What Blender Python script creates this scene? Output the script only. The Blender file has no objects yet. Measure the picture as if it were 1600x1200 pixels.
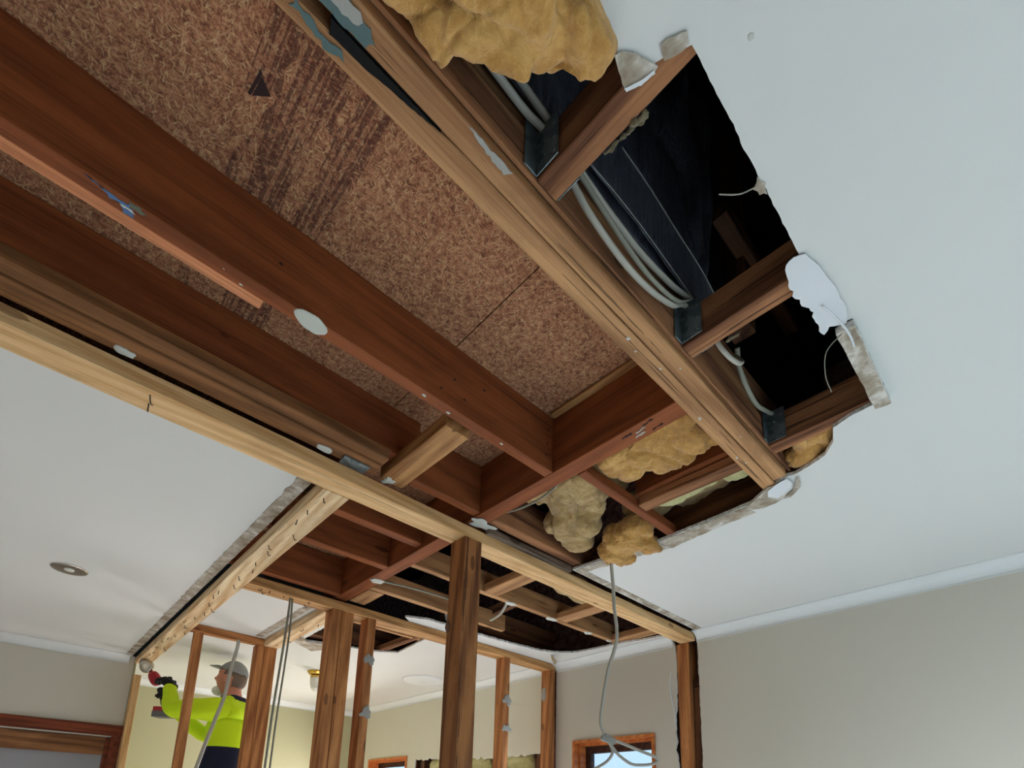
import bpy, bmesh, math, random
from mathutils import Vector, Matrix, noise
from mathutils.geometry import tessellate_polygon
random.seed(7)
S = bpy.context.scene
C = S.collection
EYE = 1.5            # camera height above the floor; ceiling is 1.0 above the camera
PI = math.pi

# ------------------------------------------------------------------ camera, world, lights, exposure
cam_d = bpy.data.cameras.new('camera'); cam = bpy.data.objects.new('camera', cam_d); C.objects.link(cam)
S.camera = cam
PITCH, ROLL, YAW = .221311, .0279609, .820197
fw = Vector((math.cos(YAW)*math.cos(PITCH), math.sin(YAW)*math.cos(PITCH), math.sin(PITCH)))
rt = Vector((math.sin(YAW), -math.cos(YAW), 0)); up = rt.cross(fw)
r2 = math.cos(ROLL)*rt + math.sin(ROLL)*up; u2 = -math.sin(ROLL)*rt + math.cos(ROLL)*up
M = Matrix(((r2.x, u2.x, -fw.x, 0), (r2.y, u2.y, -fw.y, 0), (r2.z, u2.z, -fw.z, EYE), (0, 0, 0, 1)))
cam.matrix_world = M
cam_d.sensor_width = 36; cam_d.lens = 36*847.26/1600
cam_d.shift_x = 1.45/1600; cam_d.shift_y = 477.78/1600
cam_d.clip_start = .02; cam_d.clip_end = 200

w = bpy.data.worlds.new('World'); S.world = w; w.use_nodes = True
bg = w.node_tree.nodes['Background']; bg.inputs[0].default_value = (.50, .74, 1.0, 1); bg.inputs[1].default_value = 1.25

def area(name, loc, rot, sx, sy, power, col, spread=PI):
    l = bpy.data.lights.new(name, 'AREA'); l.shape = 'RECTANGLE'; l.size = sx; l.size_y = sy
    l.energy = power; l.color = col; l.spread = spread
    o = bpy.data.objects.new(name, l); C.objects.link(o); o.location = (loc[0], loc[1], loc[2]+EYE); o.rotation_euler = rot
    return o
# daylight through the glass doors and windows of the house, plus added fill lamps
area('daylight_doors_right', (1.3, -3.1, -.25), (PI/2-.58, 0, -.34), 2.6, 1.9, 116, (.55, .78, 1.0), .95)
area('daylight_window_left', (-3.1, -1.3, -.2), (PI/2-.20, 0, -PI/2), 2.6, 1.3, 42, (.84, .94, 1.0), .8)
area('warm_left_fill', (-3.1, 3.2, -.3), (PI/2-.4, 0, -PI/2), 1.6, 1.2, 4, (1.0, .9, .76), 1.6)  # added warm fill for the left ceiling, no window known there
area('daylight_closet_window', (2.655, 1.98, -.1), (PI/2, 0, PI/2), .5, .95, 7, (.85, .93, 1.0))
area('back_room_fill', (2.655, 3.3, -.75), (PI/2-.5, 0, PI/2), 1.5, 1.3, 115, (.97, .98, 1.0), 1.8)  # added fill that brightens the back room, no doors built there
area('daylight_back_window', (2.655, 4.6, -.1), (PI/2-.3, 0, PI/2), .6, 1.0, 30, (1.0, .97, .92))

S.view_settings.view_transform = 'Standard'
S.view_settings.look = 'None'
S.view_settings.exposure = 0.0
S.view_settings.gamma = 1.0
S.view_settings.use_curve_mapping = False

# ------------------------------------------------------------------ materials
def srgb(r, g, b):
    f = lambda c: (c/255/12.92 if c/255 <= .04045 else ((c/255+.055)/1.055)**2.4)
    return (f(r), f(g), f(b), 1)

class NT:
    def __init__(s, name):
        s.m = bpy.data.materials.new(name); s.m.use_nodes = True
        s.t = s.m.node_tree; s.n = s.t.nodes; s.b = s.n['Principled BSDF']
    def add(s, ty, **kw):
        n = s.n.new(ty)
        for k, v in kw.items():
            if hasattr(n, k) and k not in ('Scale',): setattr(n, k, v)
            else: n.inputs[k].default_value = v
        return n
    def lk(s, a, b): s.t.links.new(a, b)
    def math(s, op, a, b=None, c=None):
        n = s.n.new('ShaderNodeMath'); n.operation = op
        for i, v in enumerate((a, b, c)):
            if v is None: continue
            if isinstance(v, (int, float)): n.inputs[i].default_value = v
            else: s.lk(v, n.inputs[i])
        return n.outputs[0]
    def mix(s, f, a, b):
        n = s.n.new('ShaderNodeMix'); n.data_type = 'RGBA'
        if isinstance(f, (int, float)): n.inputs[0].default_value = f
        else: s.lk(f, n.inputs[0])
        for i, v in ((6, a), (7, b)):
            if isinstance(v, tuple): n.inputs[i].default_value = v
            else: s.lk(v, n.inputs[i])
        return n.outputs[2]
    def ramp(s, f, stops):
        n = s.n.new('ShaderNodeValToRGB'); e = n.color_ramp.elements
        e[0].position, e[0].color = stops[0]; e[1].position, e[1].color = stops[-1]
        for p, c in stops[1:-1]:
            x = e.new(p); x.color = c
        s.lk(f, n.inputs[0]); return n.outputs[0]
    def coord(s, scale, rot=(0, 0, 0), rnd=False):
        tc = s.n.new('ShaderNodeTexCoord'); v = tc.outputs['Object']
        if rnd:
            oi = s.n.new('ShaderNodeObjectInfo'); a = s.n.new('ShaderNodeVectorMath'); a.operation = 'ADD'
            k = s.math('MULTIPLY', oi.outputs['Random'], 37.0); s.lk(v, a.inputs[0]); s.lk(k, a.inputs[1]); v = a.outputs[0]
        mp = s.n.new('ShaderNodeMapping'); mp.inputs['Scale'].default_value = scale; mp.inputs['Rotation'].default_value = rot
        s.lk(v, mp.inputs[0]); return mp.outputs[0]
    def noise(s, v, sc, det=3, rough=.5, dist=0):
        n = s.n.new('ShaderNodeTexNoise'); s.lk(v, n.inputs['Vector'])
        n.inputs['Scale'].default_value = sc; n.inputs['Detail'].default_value = det
        n.inputs['Roughness'].default_value = rough; n.inputs['Distortion'].default_value = dist
        return n.outputs['Fac']
    def bump(s, h, st=.3, d=.002):
        n = s.n.new('ShaderNodeBump'); n.inputs['Strength'].default_value = st; n.inputs['Distance'].default_value = d
        s.lk(h, n.inputs['Height']); s.lk(n.outputs[0], s.b.inputs['Normal'])
    def col(s, c, rough=.7, spec=.3, metal=0):
        if isinstance(c, tuple): s.b.inputs['Base Color'].default_value = c
        else: s.lk(c, s.b.inputs['Base Color'])
        s.b.inputs['Roughness'].default_value = rough; s.b.inputs['Specular IOR Level'].default_value = spec
        s.b.inputs['Metallic'].default_value = metal
        return s.m

def timber(name, light, dark, knot=None, ring=9, rough=.7, grainy=.35, saw=.25, knots=True, crack=.35):
    t = NT(name)
    v = t.coord((1.1, 11, 11), rnd=True)
    broad = t.noise(v, 1.0, 3, .5, .6)
    fine = t.noise(t.coord((3, 160, 160), rnd=True), 1.0, 3, .6)
    wv = t.n.new('ShaderNodeTexWave'); wv.wave_type = 'BANDS'; wv.bands_direction = 'DIAGONAL'
    wv.inputs['Scale'].default_value = ring; wv.inputs['Distortion'].default_value = 5.5; wv.inputs['Detail'].default_value = 3
    wv.inputs['Detail Scale'].default_value = 1.2
    t.lk(t.coord((.12, 1.3, 1.3), rnd=True), wv.inputs['Vector'])
    f = t.math('ADD', t.math('MULTIPLY', broad, .75), t.math('MULTIPLY', wv.outputs['Fac'], grainy))
    f = t.math('ADD', f, t.math('MULTIPLY', t.math('SUBTRACT', fine, .5), .85))
    dirt = t.noise(t.coord((2.5, 7, 7), rnd=True), 1.6, 6, .72, .4); crk = t.noise(t.coord((1.6, 70, 70), rnd=True), 1.0, 4, .7, .3)
    c = t.ramp(f, [(.25, dark), (.55, tuple((a+b)/2 for a, b in zip(light, dark))), (.85, light)])
    if knots:
        vo = t.n.new('ShaderNodeTexVoronoi'); vo.inputs['Scale'].default_value = 1.0; vo.inputs['Randomness'].default_value = 1
        t.lk(t.coord((3.2, 9, 9), rnd=True), vo.inputs['Vector'])
        k = t.math('LESS_THAN', t.math('ADD', vo.outputs['Distance'], t.math('MULTIPLY', fine, .05)), .125)
        c = t.mix(t.math('MULTIPLY', k, .6), c, knot or tuple(x*.35 for x in dark[:3])+(1,))
    c = t.mix(t.math('MULTIPLY', t.ramp(dirt, [(.46, (0, 0, 0, 1)), (.72, (1, 1, 1, 1))]), .45), c, tuple(x*.55 for x in dark[:3])+(1,))
    c = t.mix(t.math('MULTIPLY', t.math('LESS_THAN', crk, .39), crack), c, tuple(x*.3 for x in dark[:3])+(1,))
    t.bump(t.math('ADD', t.math('ADD', fine, t.math('MULTIPLY', crk, 1.2)), t.math('MULTIPLY', broad, .5)), saw, .0018)
    return t.col(c, rough, .25)

PINE = timber('pine_fresh', srgb(250, 214, 162), srgb(210, 158, 102), srgb(110, 62, 34), ring=11, grainy=.2)
PINE_B = timber('pine_bleached', srgb(248, 224, 184), srgb(204, 158, 108), srgb(110, 62, 34), ring=11)
PLATE = timber('plate_timber', srgb(200, 150, 98), srgb(142, 92, 52), srgb(80, 45, 28))
RED = timber('oregon_red', srgb(160, 90, 50), srgb(122, 64, 34), srgb(60, 26, 16), ring=7, grainy=.25, saw=.15)
REDL = timber('oregon_edge', srgb(226, 150, 106), srgb(190, 116, 78), srgb(70, 35, 22), ring=8)
AGED = timber('aged_hardwood', srgb(208, 158, 110), srgb(154, 108, 72), srgb(60, 38, 26), ring=6, saw=.3, crack=.75)
ROUGH = timber('rough_hardwood', srgb(168, 116, 80), srgb(92, 55, 37), srgb(36, 20, 14), ring=5, grainy=.6, saw=.8, rough=.85, crack=.75)
STUD = timber('stud_timber', srgb(212, 146, 90), srgb(148, 90, 50), srgb(60, 32, 20), ring=8)
POST = timber('hardwood_post', srgb(172, 116, 72), srgb(96, 58, 38), srgb(36, 20, 14), ring=6, grainy=.7, saw=.8, rough=.85, crack=.75)
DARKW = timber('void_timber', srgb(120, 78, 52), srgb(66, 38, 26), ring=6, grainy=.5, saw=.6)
VARN = timber('varnished_architrave', srgb(150, 76, 46), srgb(98, 44, 28), ring=7, rough=.35, saw=.1, knots=False)
WFRAME = timber('varnished_window_timber', srgb(228, 146, 84), srgb(190, 104, 52), ring=8, rough=.4, saw=.1, knots=False)
DKFRAME = timber('dark_sash_timber', srgb(92, 62, 52), srgb(58, 38, 34), ring=8, rough=.5, saw=.1, knots=False)

def paint(name, c, var=.03, bump=.06, rough=.6):
    t = NT(name); n = t.noise(t.coord((1, 1, 1)), 1.3, 3, .55); n2 = t.noise(t.coord((1, 1, 1)), 260, 2, .5)
    cc = t.mix(n, tuple(x*(1-var) for x in c[:3])+(1,), tuple(min(1, x*(1+var)) for x in c[:3])+(1,))
    t.bump(n2, bump, .001); return t.col(cc, rough, .25)
CEILP = paint('ceiling_paint', srgb(224, 223, 220))
WALLP = paint('wall_paint_greige', srgb(208, 203, 190))
WALLY = paint('wall_paint_cream', srgb(186, 182, 148))
CORN = paint('cornice_paint', srgb(232, 234, 234), rough=.45)
def rawboard():
    t = NT('raw_plasterboard'); a = t.noise(t.coord((1, 1, 1)), 14, 4, .65, .5); b = t.noise(t.coord((1, 1, 1)), 55, 3, .6)
    c = t.ramp(t.math('ADD', t.math('MULTIPLY', a, .8), t.math('MULTIPLY', b, .2)), [(.35, srgb(140, 122, 102)), (.5, srgb(176, 164, 148)), (.64, srgb(222, 216, 208))])
    t.bump(b, .4, .002); return t.col(c, .9, .1)
RAW = rawboard()
def gyps():
    t = NT('gypsum_core'); b = t.noise(t.coord((1, 1, 1)), 90, 3, .6)
    t.bump(b, .6, .002); return t.col(t.ramp(b, [(.3, srgb(180, 176, 168)), (.6, srgb(236, 236, 234))]), .95, .1)
GYPS = gyps()
DAB = paint('adhesive_white', srgb(206, 206, 198), .08, .5, .8)
DABG = paint('adhesive_grey', srgb(168, 166, 160), .1, .5, .8)
PAPER = paint('torn_paper', srgb(226, 228, 232), .05, .3, .8)
GREYBLOT = paint('dried_glue_grey', srgb(104, 110, 96), .3, .5, .9)
TEAL = paint('dried_glue_teal', srgb(92, 112, 112), .25, .4, .8)
BLUEP = paint('blue_paint_mark', srgb(84, 116, 160), .2, .2, .7)
INKD = paint('dark_ink', srgb(52, 34, 34), .1, .1, .8)
def simple(name, c, rough=.5, spec=.4, metal=0): return NT(name).col(c, rough, spec, metal)
CABLE = simple('grey_pvc_cable', srgb(176, 172, 160), .5)
CABLED = simple('aged_pvc_cable', srgb(140, 138, 124), .6)
WIRE = simple('steel_nail', srgb(60, 50, 46), .5, .5, .8)
BRASS = simple('brass', srgb(212, 176, 92), .25, .5, 1)
CHROME = simple('brushed_nickel', srgb(200, 194, 182), .25, .5, 1)
OPAL = simple('opal_glass', srgb(225, 222, 214), .2, .5)
def chip():
    t = NT('chipboard_flooring')
    tc = t.n.new('ShaderNodeTexCoord'); base = tc.outputs['Object']
    nz = t.n.new('ShaderNodeTexNoise'); nz.inputs['Scale'].default_value = 55; t.lk(base, nz.inputs['Vector'])
    wob = t.n.new('ShaderNodeVectorMath'); wob.operation = 'MULTIPLY_ADD'
    t.lk(nz.outputs['Color'], wob.inputs[0]); wob.inputs[1].default_value = (.0045, .0045, 0); t.lk(base, wob.inputs[2])
    fine = t.noise(base, 330, 3, .7); med = t.noise(base, 90, 3, .6); big = t.noise(base, 2.2, 2, .5)
    c = t.ramp(t.math('ADD', t.math('MULTIPLY', fine, .55), t.math('MULTIPLY', med, .45)), [(.36, srgb(92, 56, 40)), (.5, srgb(160, 106, 78)), (.64, srgb(206, 150, 112))])
    for k, (ang, thr) in enumerate(((.3, .88), (1.05, .90), (1.9, .89), (2.6, .90), (1.5, .92))):
        mp = t.n.new('ShaderNodeMapping'); mp.inputs['Rotation'].default_value = (0, 0, ang); t.lk(wob.outputs[0], mp.inputs[0])
        m2 = t.n.new('ShaderNodeMapping'); m2.inputs['Scale'].default_value = (85, 380, 1); m2.inputs['Location'].default_value = (k*7.3, k*3.1, 0)
        t.lk(mp.outputs[0], m2.inputs[0])
        vo = t.n.new('ShaderNodeTexVoronoi'); vo.voronoi_dimensions = '2D'; vo.inputs['Scale'].default_value = 1; t.lk(m2.outputs[0], vo.inputs['Vector'])
        sp = t.n.new('ShaderNodeSeparateColor'); t.lk(vo.outputs['Color'], sp.inputs[0])
        f = t.math('MULTIPLY', t.math('GREATER_THAN', sp.outputs[0], thr), t.math('LESS_THAN', vo.outputs['Distance'], .52))
        lc = t.mix(sp.outputs[1], srgb(176, 128, 88), srgb(222, 184, 140))
        c = t.mix(t.math('MULTIPLY', f, .6), c, lc)
    # printed stamp bands: rows of thin dark red lines across the sheet
    sx = t.n.new('ShaderNodeSeparateXYZ'); t.lk(base, sx.inputs[0])
    attr = t.n.new('ShaderNodeAttribute'); attr.attribute_type = 'OBJECT'; attr.attribute_name = 'stamp_x'
    dx = t.math('SUBTRACT', sx.outputs[0], attr.outputs['Fac'])
    nb = t.noise(t.coord((18, 6, 1)), 1.0, 2, .5)
    inband = t.math('MULTIPLY', t.math('GREATER_THAN', dx, -.02), t.math('LESS_THAN', dx, .19))
    ln = t.n.new('ShaderNodeTexNoise'); ln.inputs['Scale'].default_value = 1; ln.inputs['Detail'].default_value = 1
    t.lk(t.coord((150, 5, 1), (0, 0, .12)), ln.inputs['Vector'])
    lines = t.math('GREATER_THAN', ln.outputs['Fac'], .52)
    dash = t.math('GREATER_THAN', t.noise(t.coord((90, 140, 1)), 1.0, 2, .5), .42)
    m = t.math('MULTIPLY', t.math('MULTIPLY', inband, lines), t.math('MULTIPLY', dash, t.math('GREATER_THAN', nb, .43)))
    c = t.mix(t.math('MULTIPLY', m, .6), c, srgb(60, 28, 28))
    c = t.mix(t.math('MULTIPLY', t.math('MULTIPLY', inband, t.math('GREATER_THAN', nb, .43)), .22), c, srgb(90, 50, 44))
    t.bump(t.math('ADD', fine, med), .35, .001)
    return t.col(c, .85, .2)
CHIP = chip()
def foil(name, c, rough, sc, st, sp=.6):
    t = NT(name); v = t.coord((1, 1, 1)); a = t.noise(v, sc, 5, .65, .8)
    if sc < 50: a = t.math('ADD', t.noise(t.coord((13, 13, 2.6)), 1.6, 4, .6, 1.6), t.math('MULTIPLY', a, .35))
    t.bump(a, st, .035 if sc < 50 else .02); return t.col(c, rough, sp)
FOIL = foil('black_poly_sheet', srgb(84, 86, 96), .34, 14, .6)
FOILE = foil('poly_sheet_edge', srgb(150, 148, 142), .5, 14, .3)
TAR = foil('bituminous_paper', srgb(30, 31, 38), .25, 110, 1.0, .8)
LIGHTSTOP = simple('light_stop_lid', srgb(20, 16, 14), .95, .05)  # dark colour of the added lid over the void
def glasswool(name, a, b, c3):
    t = NT(name); v = t.coord((1, 1, 1)); n = t.noise(v, 9, 5, .6, .6); f = t.noise(v, 190, 4, .75, .6); m = t.noise(t.coord((1, 1, 3)), 34, 4, .65, 1.2)
    c = t.ramp(t.math('ADD', t.math('MULTIPLY', n, .6), t.math('MULTIPLY', m, .4)), [(.32, a), (.5, b), (.66, c3)])
    c = t.mix(t.math('MULTIPLY', f, .35), c, tuple(min(1, x*1.25) for x in c3[:3])+(1,))
    t.bump(t.math('ADD', t.math('MULTIPLY', f, .5), m), .8, .006)
    mt = t.col(c, .95, .08)
    t.b.inputs['Sheen Weight'].default_value = .3
    return mt
WOOL = glasswool('glasswool_gold', srgb(126, 80, 34), srgb(190, 136, 66), srgb(230, 184, 114))
DUST = glasswool('grey_fluff', srgb(58, 50, 38), srgb(96, 86, 64), srgb(140, 128, 100))
WOOLG = glasswool('glasswool_dusty', srgb(104, 78, 44), srgb(164, 130, 80), srgb(210, 182, 130))
WOOLY = glasswool('glasswool_green', srgb(128, 120, 70), srgb(178, 170, 112), srgb(214, 208, 158))
STEEL = None
def galv():
    t = NT('galvanised_steel'); vo = t.n.new('ShaderNodeTexVoronoi'); vo.inputs['Scale'].default_value = 60; t.lk(t.coord((1, 1, 1)), vo.inputs['Vector'])
    sp = t.n.new('ShaderNodeSeparateColor'); t.lk(vo.outputs['Color'], sp.inputs[0])
    return t.col(t.mix(sp.outputs[0], srgb(92, 108, 116), srgb(140, 152, 158)), .45, .5, .7)
STEEL = galv()
def brickm():
    t = NT('old_brick'); n = t.noise(t.coord((1, 1, 1)), 20, 4, .6); return t.col(t.ramp(n, [(.35, srgb(80, 50, 44)), (.65, srgb(140, 105, 95))]), .95, .1)
BRICK = brickm()
def floorm():
    t = NT('timber_floor'); n = t.noise(t.coord((1.5, 14, 1)), 1, 4, .55); return t.col(t.ramp(n, [(.3, srgb(182, 182, 180)), (.7, srgb(214, 212, 208))]), .45, .4)
FLOORM = floorm()
def glassm():
    t = NT('window_glass'); t.n.remove(t.b); o = t.n['Material Output']
    g = t.n.new('ShaderNodeBsdfGlossy'); g.inputs['Roughness'].default_value = .02; tr = t.n.new('ShaderNodeBsdfTransparent')
    mx = t.n.new('ShaderNodeMixShader'); mx.inputs[0].default_value = .06; t.lk(tr.outputs[0], mx.inputs[1]); t.lk(g.outputs[0], mx.inputs[2]); t.lk(mx.outputs[0], o.inputs[0])
    return t.m
GLASS = glassm()

# ------------------------------------------------------------------ mesh helpers
def link(name, me, mats, parent=None, smooth=False):
    o = bpy.data.objects.new(name, me); C.objects.link(o)
    for m in (mats if isinstance(mats, (list, tuple)) else [mats]): me.materials.append(m)
    if smooth:
        for p in me.polygons: p.use_smooth = True
    if parent is not None: o.parent = parent
    return o
def tag(o, label=None, cat=None, group=None, kind=None):
    if label: o['label'] = label
    if cat: o['category'] = cat
    if group: o['group'] = group
    if kind: o['kind'] = kind
    return o
def empty(name, loc, label=None, cat=None, group=None, kind=None, rz=0):
    o = bpy.data.objects.new(name, None); C.objects.link(o); o.location = (loc[0], loc[1], loc[2]+EYE); o.rotation_euler = (0, 0, rz)
    o.empty_display_size = .05
    return tag(o, label, cat, group, kind)
def mesh(vs, fs, name='m'):
    me = bpy.data.meshes.new(name); me.from_pydata(vs, [], fs); me.update(); return me

def stick(L, w, h, bev=.003, wob=.001, seed=0, step=.1, taper=None):
    """timber along local X, centred, w along Y, h along Z, arrissed and slightly uneven"""
    n = max(2, int(L/step)); vs = []; fs = []
    rnd = random.Random(seed)
    off = [rnd.uniform(0, 50) for _ in range(3)]
    b = min(bev, w*.3, h*.3)
    ring = [(-w/2+b, -h/2), (w/2-b, -h/2), (w/2, -h/2+b), (w/2, h/2-b), (w/2-b, h/2), (-w/2+b, h/2), (-w/2, h/2-b), (-w/2, -h/2+b)]
    for i in range(n+1):
        x = -L/2 + L*i/n
        for j, (y, z) in enumerate(ring):
            dy = noise.noise(Vector((x*3+off[0], y*8, z*8)))*wob*2; dz = noise.noise(Vector((x*3+off[1], y*8, z*8+9)))*wob*2
            tp = 1 if taper is None else taper[0]+(taper[1]-taper[0])*i/n
            vs.append((x, y*tp+dy, z+dz))
    for i in range(n):
        for j in range(8):
            a = i*8+j; c = i*8+(j+1) % 8; fs.append((a, a+8, c+8, c))
    fs.append(tuple(range(8))); fs.append(tuple(reversed(range(n*8, n*8+8))))
    me = mesh(vs, fs); me.flip_normals() if False else None
    bm = bmesh.new(); bm.from_mesh(me); bmesh.ops.recalc_face_normals(bm, faces=bm.faces); bm.to_mesh(me); bm.free()
    return me
_sd = [0]
def beam(name, lo, hi, mat, label=None, cat='beam', group=None, parent=None, bev=.003, wob=.001, tilt=(0, 0, 0), kind=None, step=.1):
    """axis-aligned timber between two corners (z is above the camera)"""
    _sd[0] += 1
    d = [hi[i]-lo[i] for i in range(3)]; c = [(hi[i]+lo[i])/2 for i in range(3)]
    ax = d.index(max(d))
    if ax == 0: me = stick(d[0], d[1], d[2], bev, wob, _sd[0], step); rot = (0, 0, 0)
    elif ax == 1: me = stick(d[1], d[0], d[2], bev, wob, _sd[0], step); rot = (0, 0, PI/2)
    else: me = stick(d[2], d[1], d[0], bev, wob, _sd[0], step); rot = (0, -PI/2, 0)
    o = link(name, me, mat)
    o.location = (c[0], c[1], c[2]+EYE); o.rotation_euler = (rot[0]+tilt[0], rot[1]+tilt[1], rot[2]+tilt[2])
    if parent is not None:
        o.parent = parent; o.matrix_parent_inverse = parent_inv(parent)
    if label or kind: tag(o, label, cat, group, kind)
    return o
def parent_inv(p):
    m = Matrix.Translation(p.location) @ p.rotation_euler.to_matrix().to_4x4()
    if p.parent is not None: m = parent_full(p.parent) @ p.matrix_parent_inverse @ m
    return m.inverted()
def parent_full(p): return parent_inv(p).inverted()
def adopt(o, p): o.parent = p; o.matrix_parent_inverse = parent_inv(p); return o

def box_vf(lo, hi, vs, fs):
    k = len(vs)
    for x in (lo[0], hi[0]):
        for y in (lo[1], hi[1]):
            for z in (lo[2], hi[2]): vs.append((x, y, z))
    for f in ((0, 1, 3, 2), (4, 6, 7, 5), (0, 4, 5, 1), (2, 3, 7, 6), (0, 2, 6, 4), (1, 5, 7, 3)): fs.append(tuple(k+i for i in f))
def box(name, lo, hi, mat, parent=None, bev=0, label=None, cat=None, group=None, kind=None):
    c = [(lo[i]+hi[i])/2 for i in range(3)]
    vs, fs = [], []; box_vf([lo[i]-c[i] for i in range(3)], [hi[i]-c[i] for i in range(3)], vs, fs)
    me = mesh(vs, fs)
    if bev:
        bm = bmesh.new(); bm.from_mesh(me); bmesh.ops.bevel(bm, geom=bm.edges[:], offset=bev, segments=2, affect='EDGES'); bm.to_mesh(me); bm.free()
    o = link(name, me, mat); o.location = (c[0], c[1], c[2]+EYE)
    if parent is not None: adopt(o, parent)
    return tag(o, label, cat, group, kind)

def rough_poly(pts, seed=1, amp=.004, step=.012):
    """pts: list of (x, y, torn). a torn flag roughens the segment that starts there"""
    rnd = random.Random(seed); out = []
    n = len(pts)
    for i in range(n):
        a = pts[i]; b = pts[(i+1) % n]; out.append((a[0], a[1]))
        if len(a) > 2 and a[2]:
            L = math.hypot(b[0]-a[0], b[1]-a[1]); k = int(L/step)
            nx, ny = -(b[1]-a[1])/max(L, 1e-6), (b[0]-a[0])/max(L, 1e-6)
            A = amp*a[2]
            for j in range(1, k):
                t = j/k; d = noise.noise(Vector((t*L*22+seed*3.1, seed, 0)))*A*2 + rnd.uniform(-1, 1)*A*.5
                out.append((a[0]+(b[0]-a[0])*t+nx*d, a[1]+(b[1]-a[1])*t+ny*d))
    return out
def slab(name, outer, holes, t0, t1, mats, plane='z', parent=None, label=None, cat=None, group=None, kind=None, origin=None):
    """flat sheet between t0 and t1 along the plane normal; mats = [face, edge]"""
    loops = [outer]+list(holes)
    tri = tessellate_polygon([[Vector((p[0], p[1], 0)) for p in l] for l in loops])
    flat = [p for l in loops for p in l]; n = len(flat)
    mk = {'z': lambda p, t: (p[0], p[1], t+EYE), 'x': lambda p, t: (t, p[0], p[1]+EYE), 'y': lambda p, t: (p[0], t, p[1]+EYE)}[plane]
    vs = [Vector(mk(p, t0)) for p in flat]+[Vector(mk(p, t1)) for p in flat]
    o0 = sum(vs, Vector())/len(vs) if origin is None else Vector(origin)
    if kind == 'structure': o0 = Vector((0, 0, 0))
    vs = [v-o0 for v in vs]
    fs = []
    for f in tri: fs.append(tuple(f)); fs.append(tuple(i+n for i in reversed(f)))
    ne = len(fs); k = 0
    for l in loops:
        m = len(l)
        for i in range(m): a, b = k+i, k+(i+1) % m; fs.append((a, b, b+n, a+n))
        k += m
    me = mesh([tuple(v) for v in vs], fs)
    o = link(name, me, mats)
    if len(me.materials) > 1:
        for i, p in enumerate(me.polygons):
            if i >= ne: p.material_index = 1
    bm = bmesh.new(); bm.from_mesh(me); bmesh.ops.recalc_face_normals(bm, faces=bm.faces); bm.to_mesh(me); bm.free()
    o.location = o0
    if parent is not None: adopt(o, parent)
    return tag(o, label, cat, group, kind)

def tube_vf(pts, r, vs, fs, n=8, flat=1.0, caps=True):
    P = [Vector(p) for p in pts]; k0 = len(vs); up0 = Vector((0, 0, 1))
    rs = r if isinstance(r, (list, tuple)) else [r]*len(P)
    prev = None
    for i, p in enumerate(P):
        t = (P[min(i+1, len(P)-1)]-P[max(i-1, 0)]).normalized()
        if prev is None:
            a = t.cross(up0)
            if a.length < .1: a = t.cross(Vector((1, 0, 0)))
        else: a = prev-t*prev.dot(t)
        a.normalize(); b = t.cross(a); prev = a
        for j in range(n):
            q = 2*PI*j/n; vs.append(tuple(p+a*math.cos(q)*rs[i]+b*math.sin(q)*rs[i]*flat))
    for i in range(len(P)-1):
        for j in range(n):
            x = k0+i*n+j; y = k0+i*n+(j+1) % n; fs.append((x, y, y+n, x+n))
    if caps: fs.append(tuple(reversed(range(k0, k0+n)))); fs.append(tuple(range(k0+(len(P)-1)*n, k0+len(P)*n)))
def spline(pts, k=8):
    P = [Vector(p) for p in pts]; out = []
    for i in range(len(P)-1):
        p0, p1, p2, p3 = P[max(i-1, 0)], P[i], P[i+1], P[min(i+2, len(P)-1)]
        for j in range(k):
            t = j/k; out.append(.5*((2*p1)+(-p0+p2)*t+(2*p0-5*p1+4*p2-p3)*t*t+(-p0+3*p1-3*p2+p3)*t**3))
    out.append(P[-1]); return out
def cable(name, pts, r, mat, label=None, cat='cable', group=None, parent=None, flat=.6, k=8, n=8):
    P = [Vector((p[0], p[1], p[2]+EYE)) for p in pts]; o0 = P[0].copy()
    vs, fs = [], []; tube_vf([p-o0 for p in spline(P, k)], r, vs, fs, n, flat)
    o = link(name, mesh(vs, fs), mat, smooth=True); o.location = o0
    if parent is not None: adopt(o, parent); cat = None
    return tag(o, label, cat, group)
def lathe(prof, n=32):
    vs, fs = [], []
    for r, z in prof:
        for j in range(n): q = 2*PI*j/n; vs.append((r*math.cos(q), r*math.sin(q), z))
    for i in range(len(prof)-1):
        for j in range(n): a = i*n+j; b = i*n+(j+1) % n; fs.append((a, b, b+n, a+n))
    fs.append(tuple(range(n))); fs.append(tuple(range((len(prof)-1)*n, len(prof)*n)))
    me = mesh(vs, fs); bm = bmesh.new(); bm.from_mesh(me); bmesh.ops.recalc_face_normals(bm, faces=bm.faces); bm.to_mesh(me); bm.free()
    return me
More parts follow.
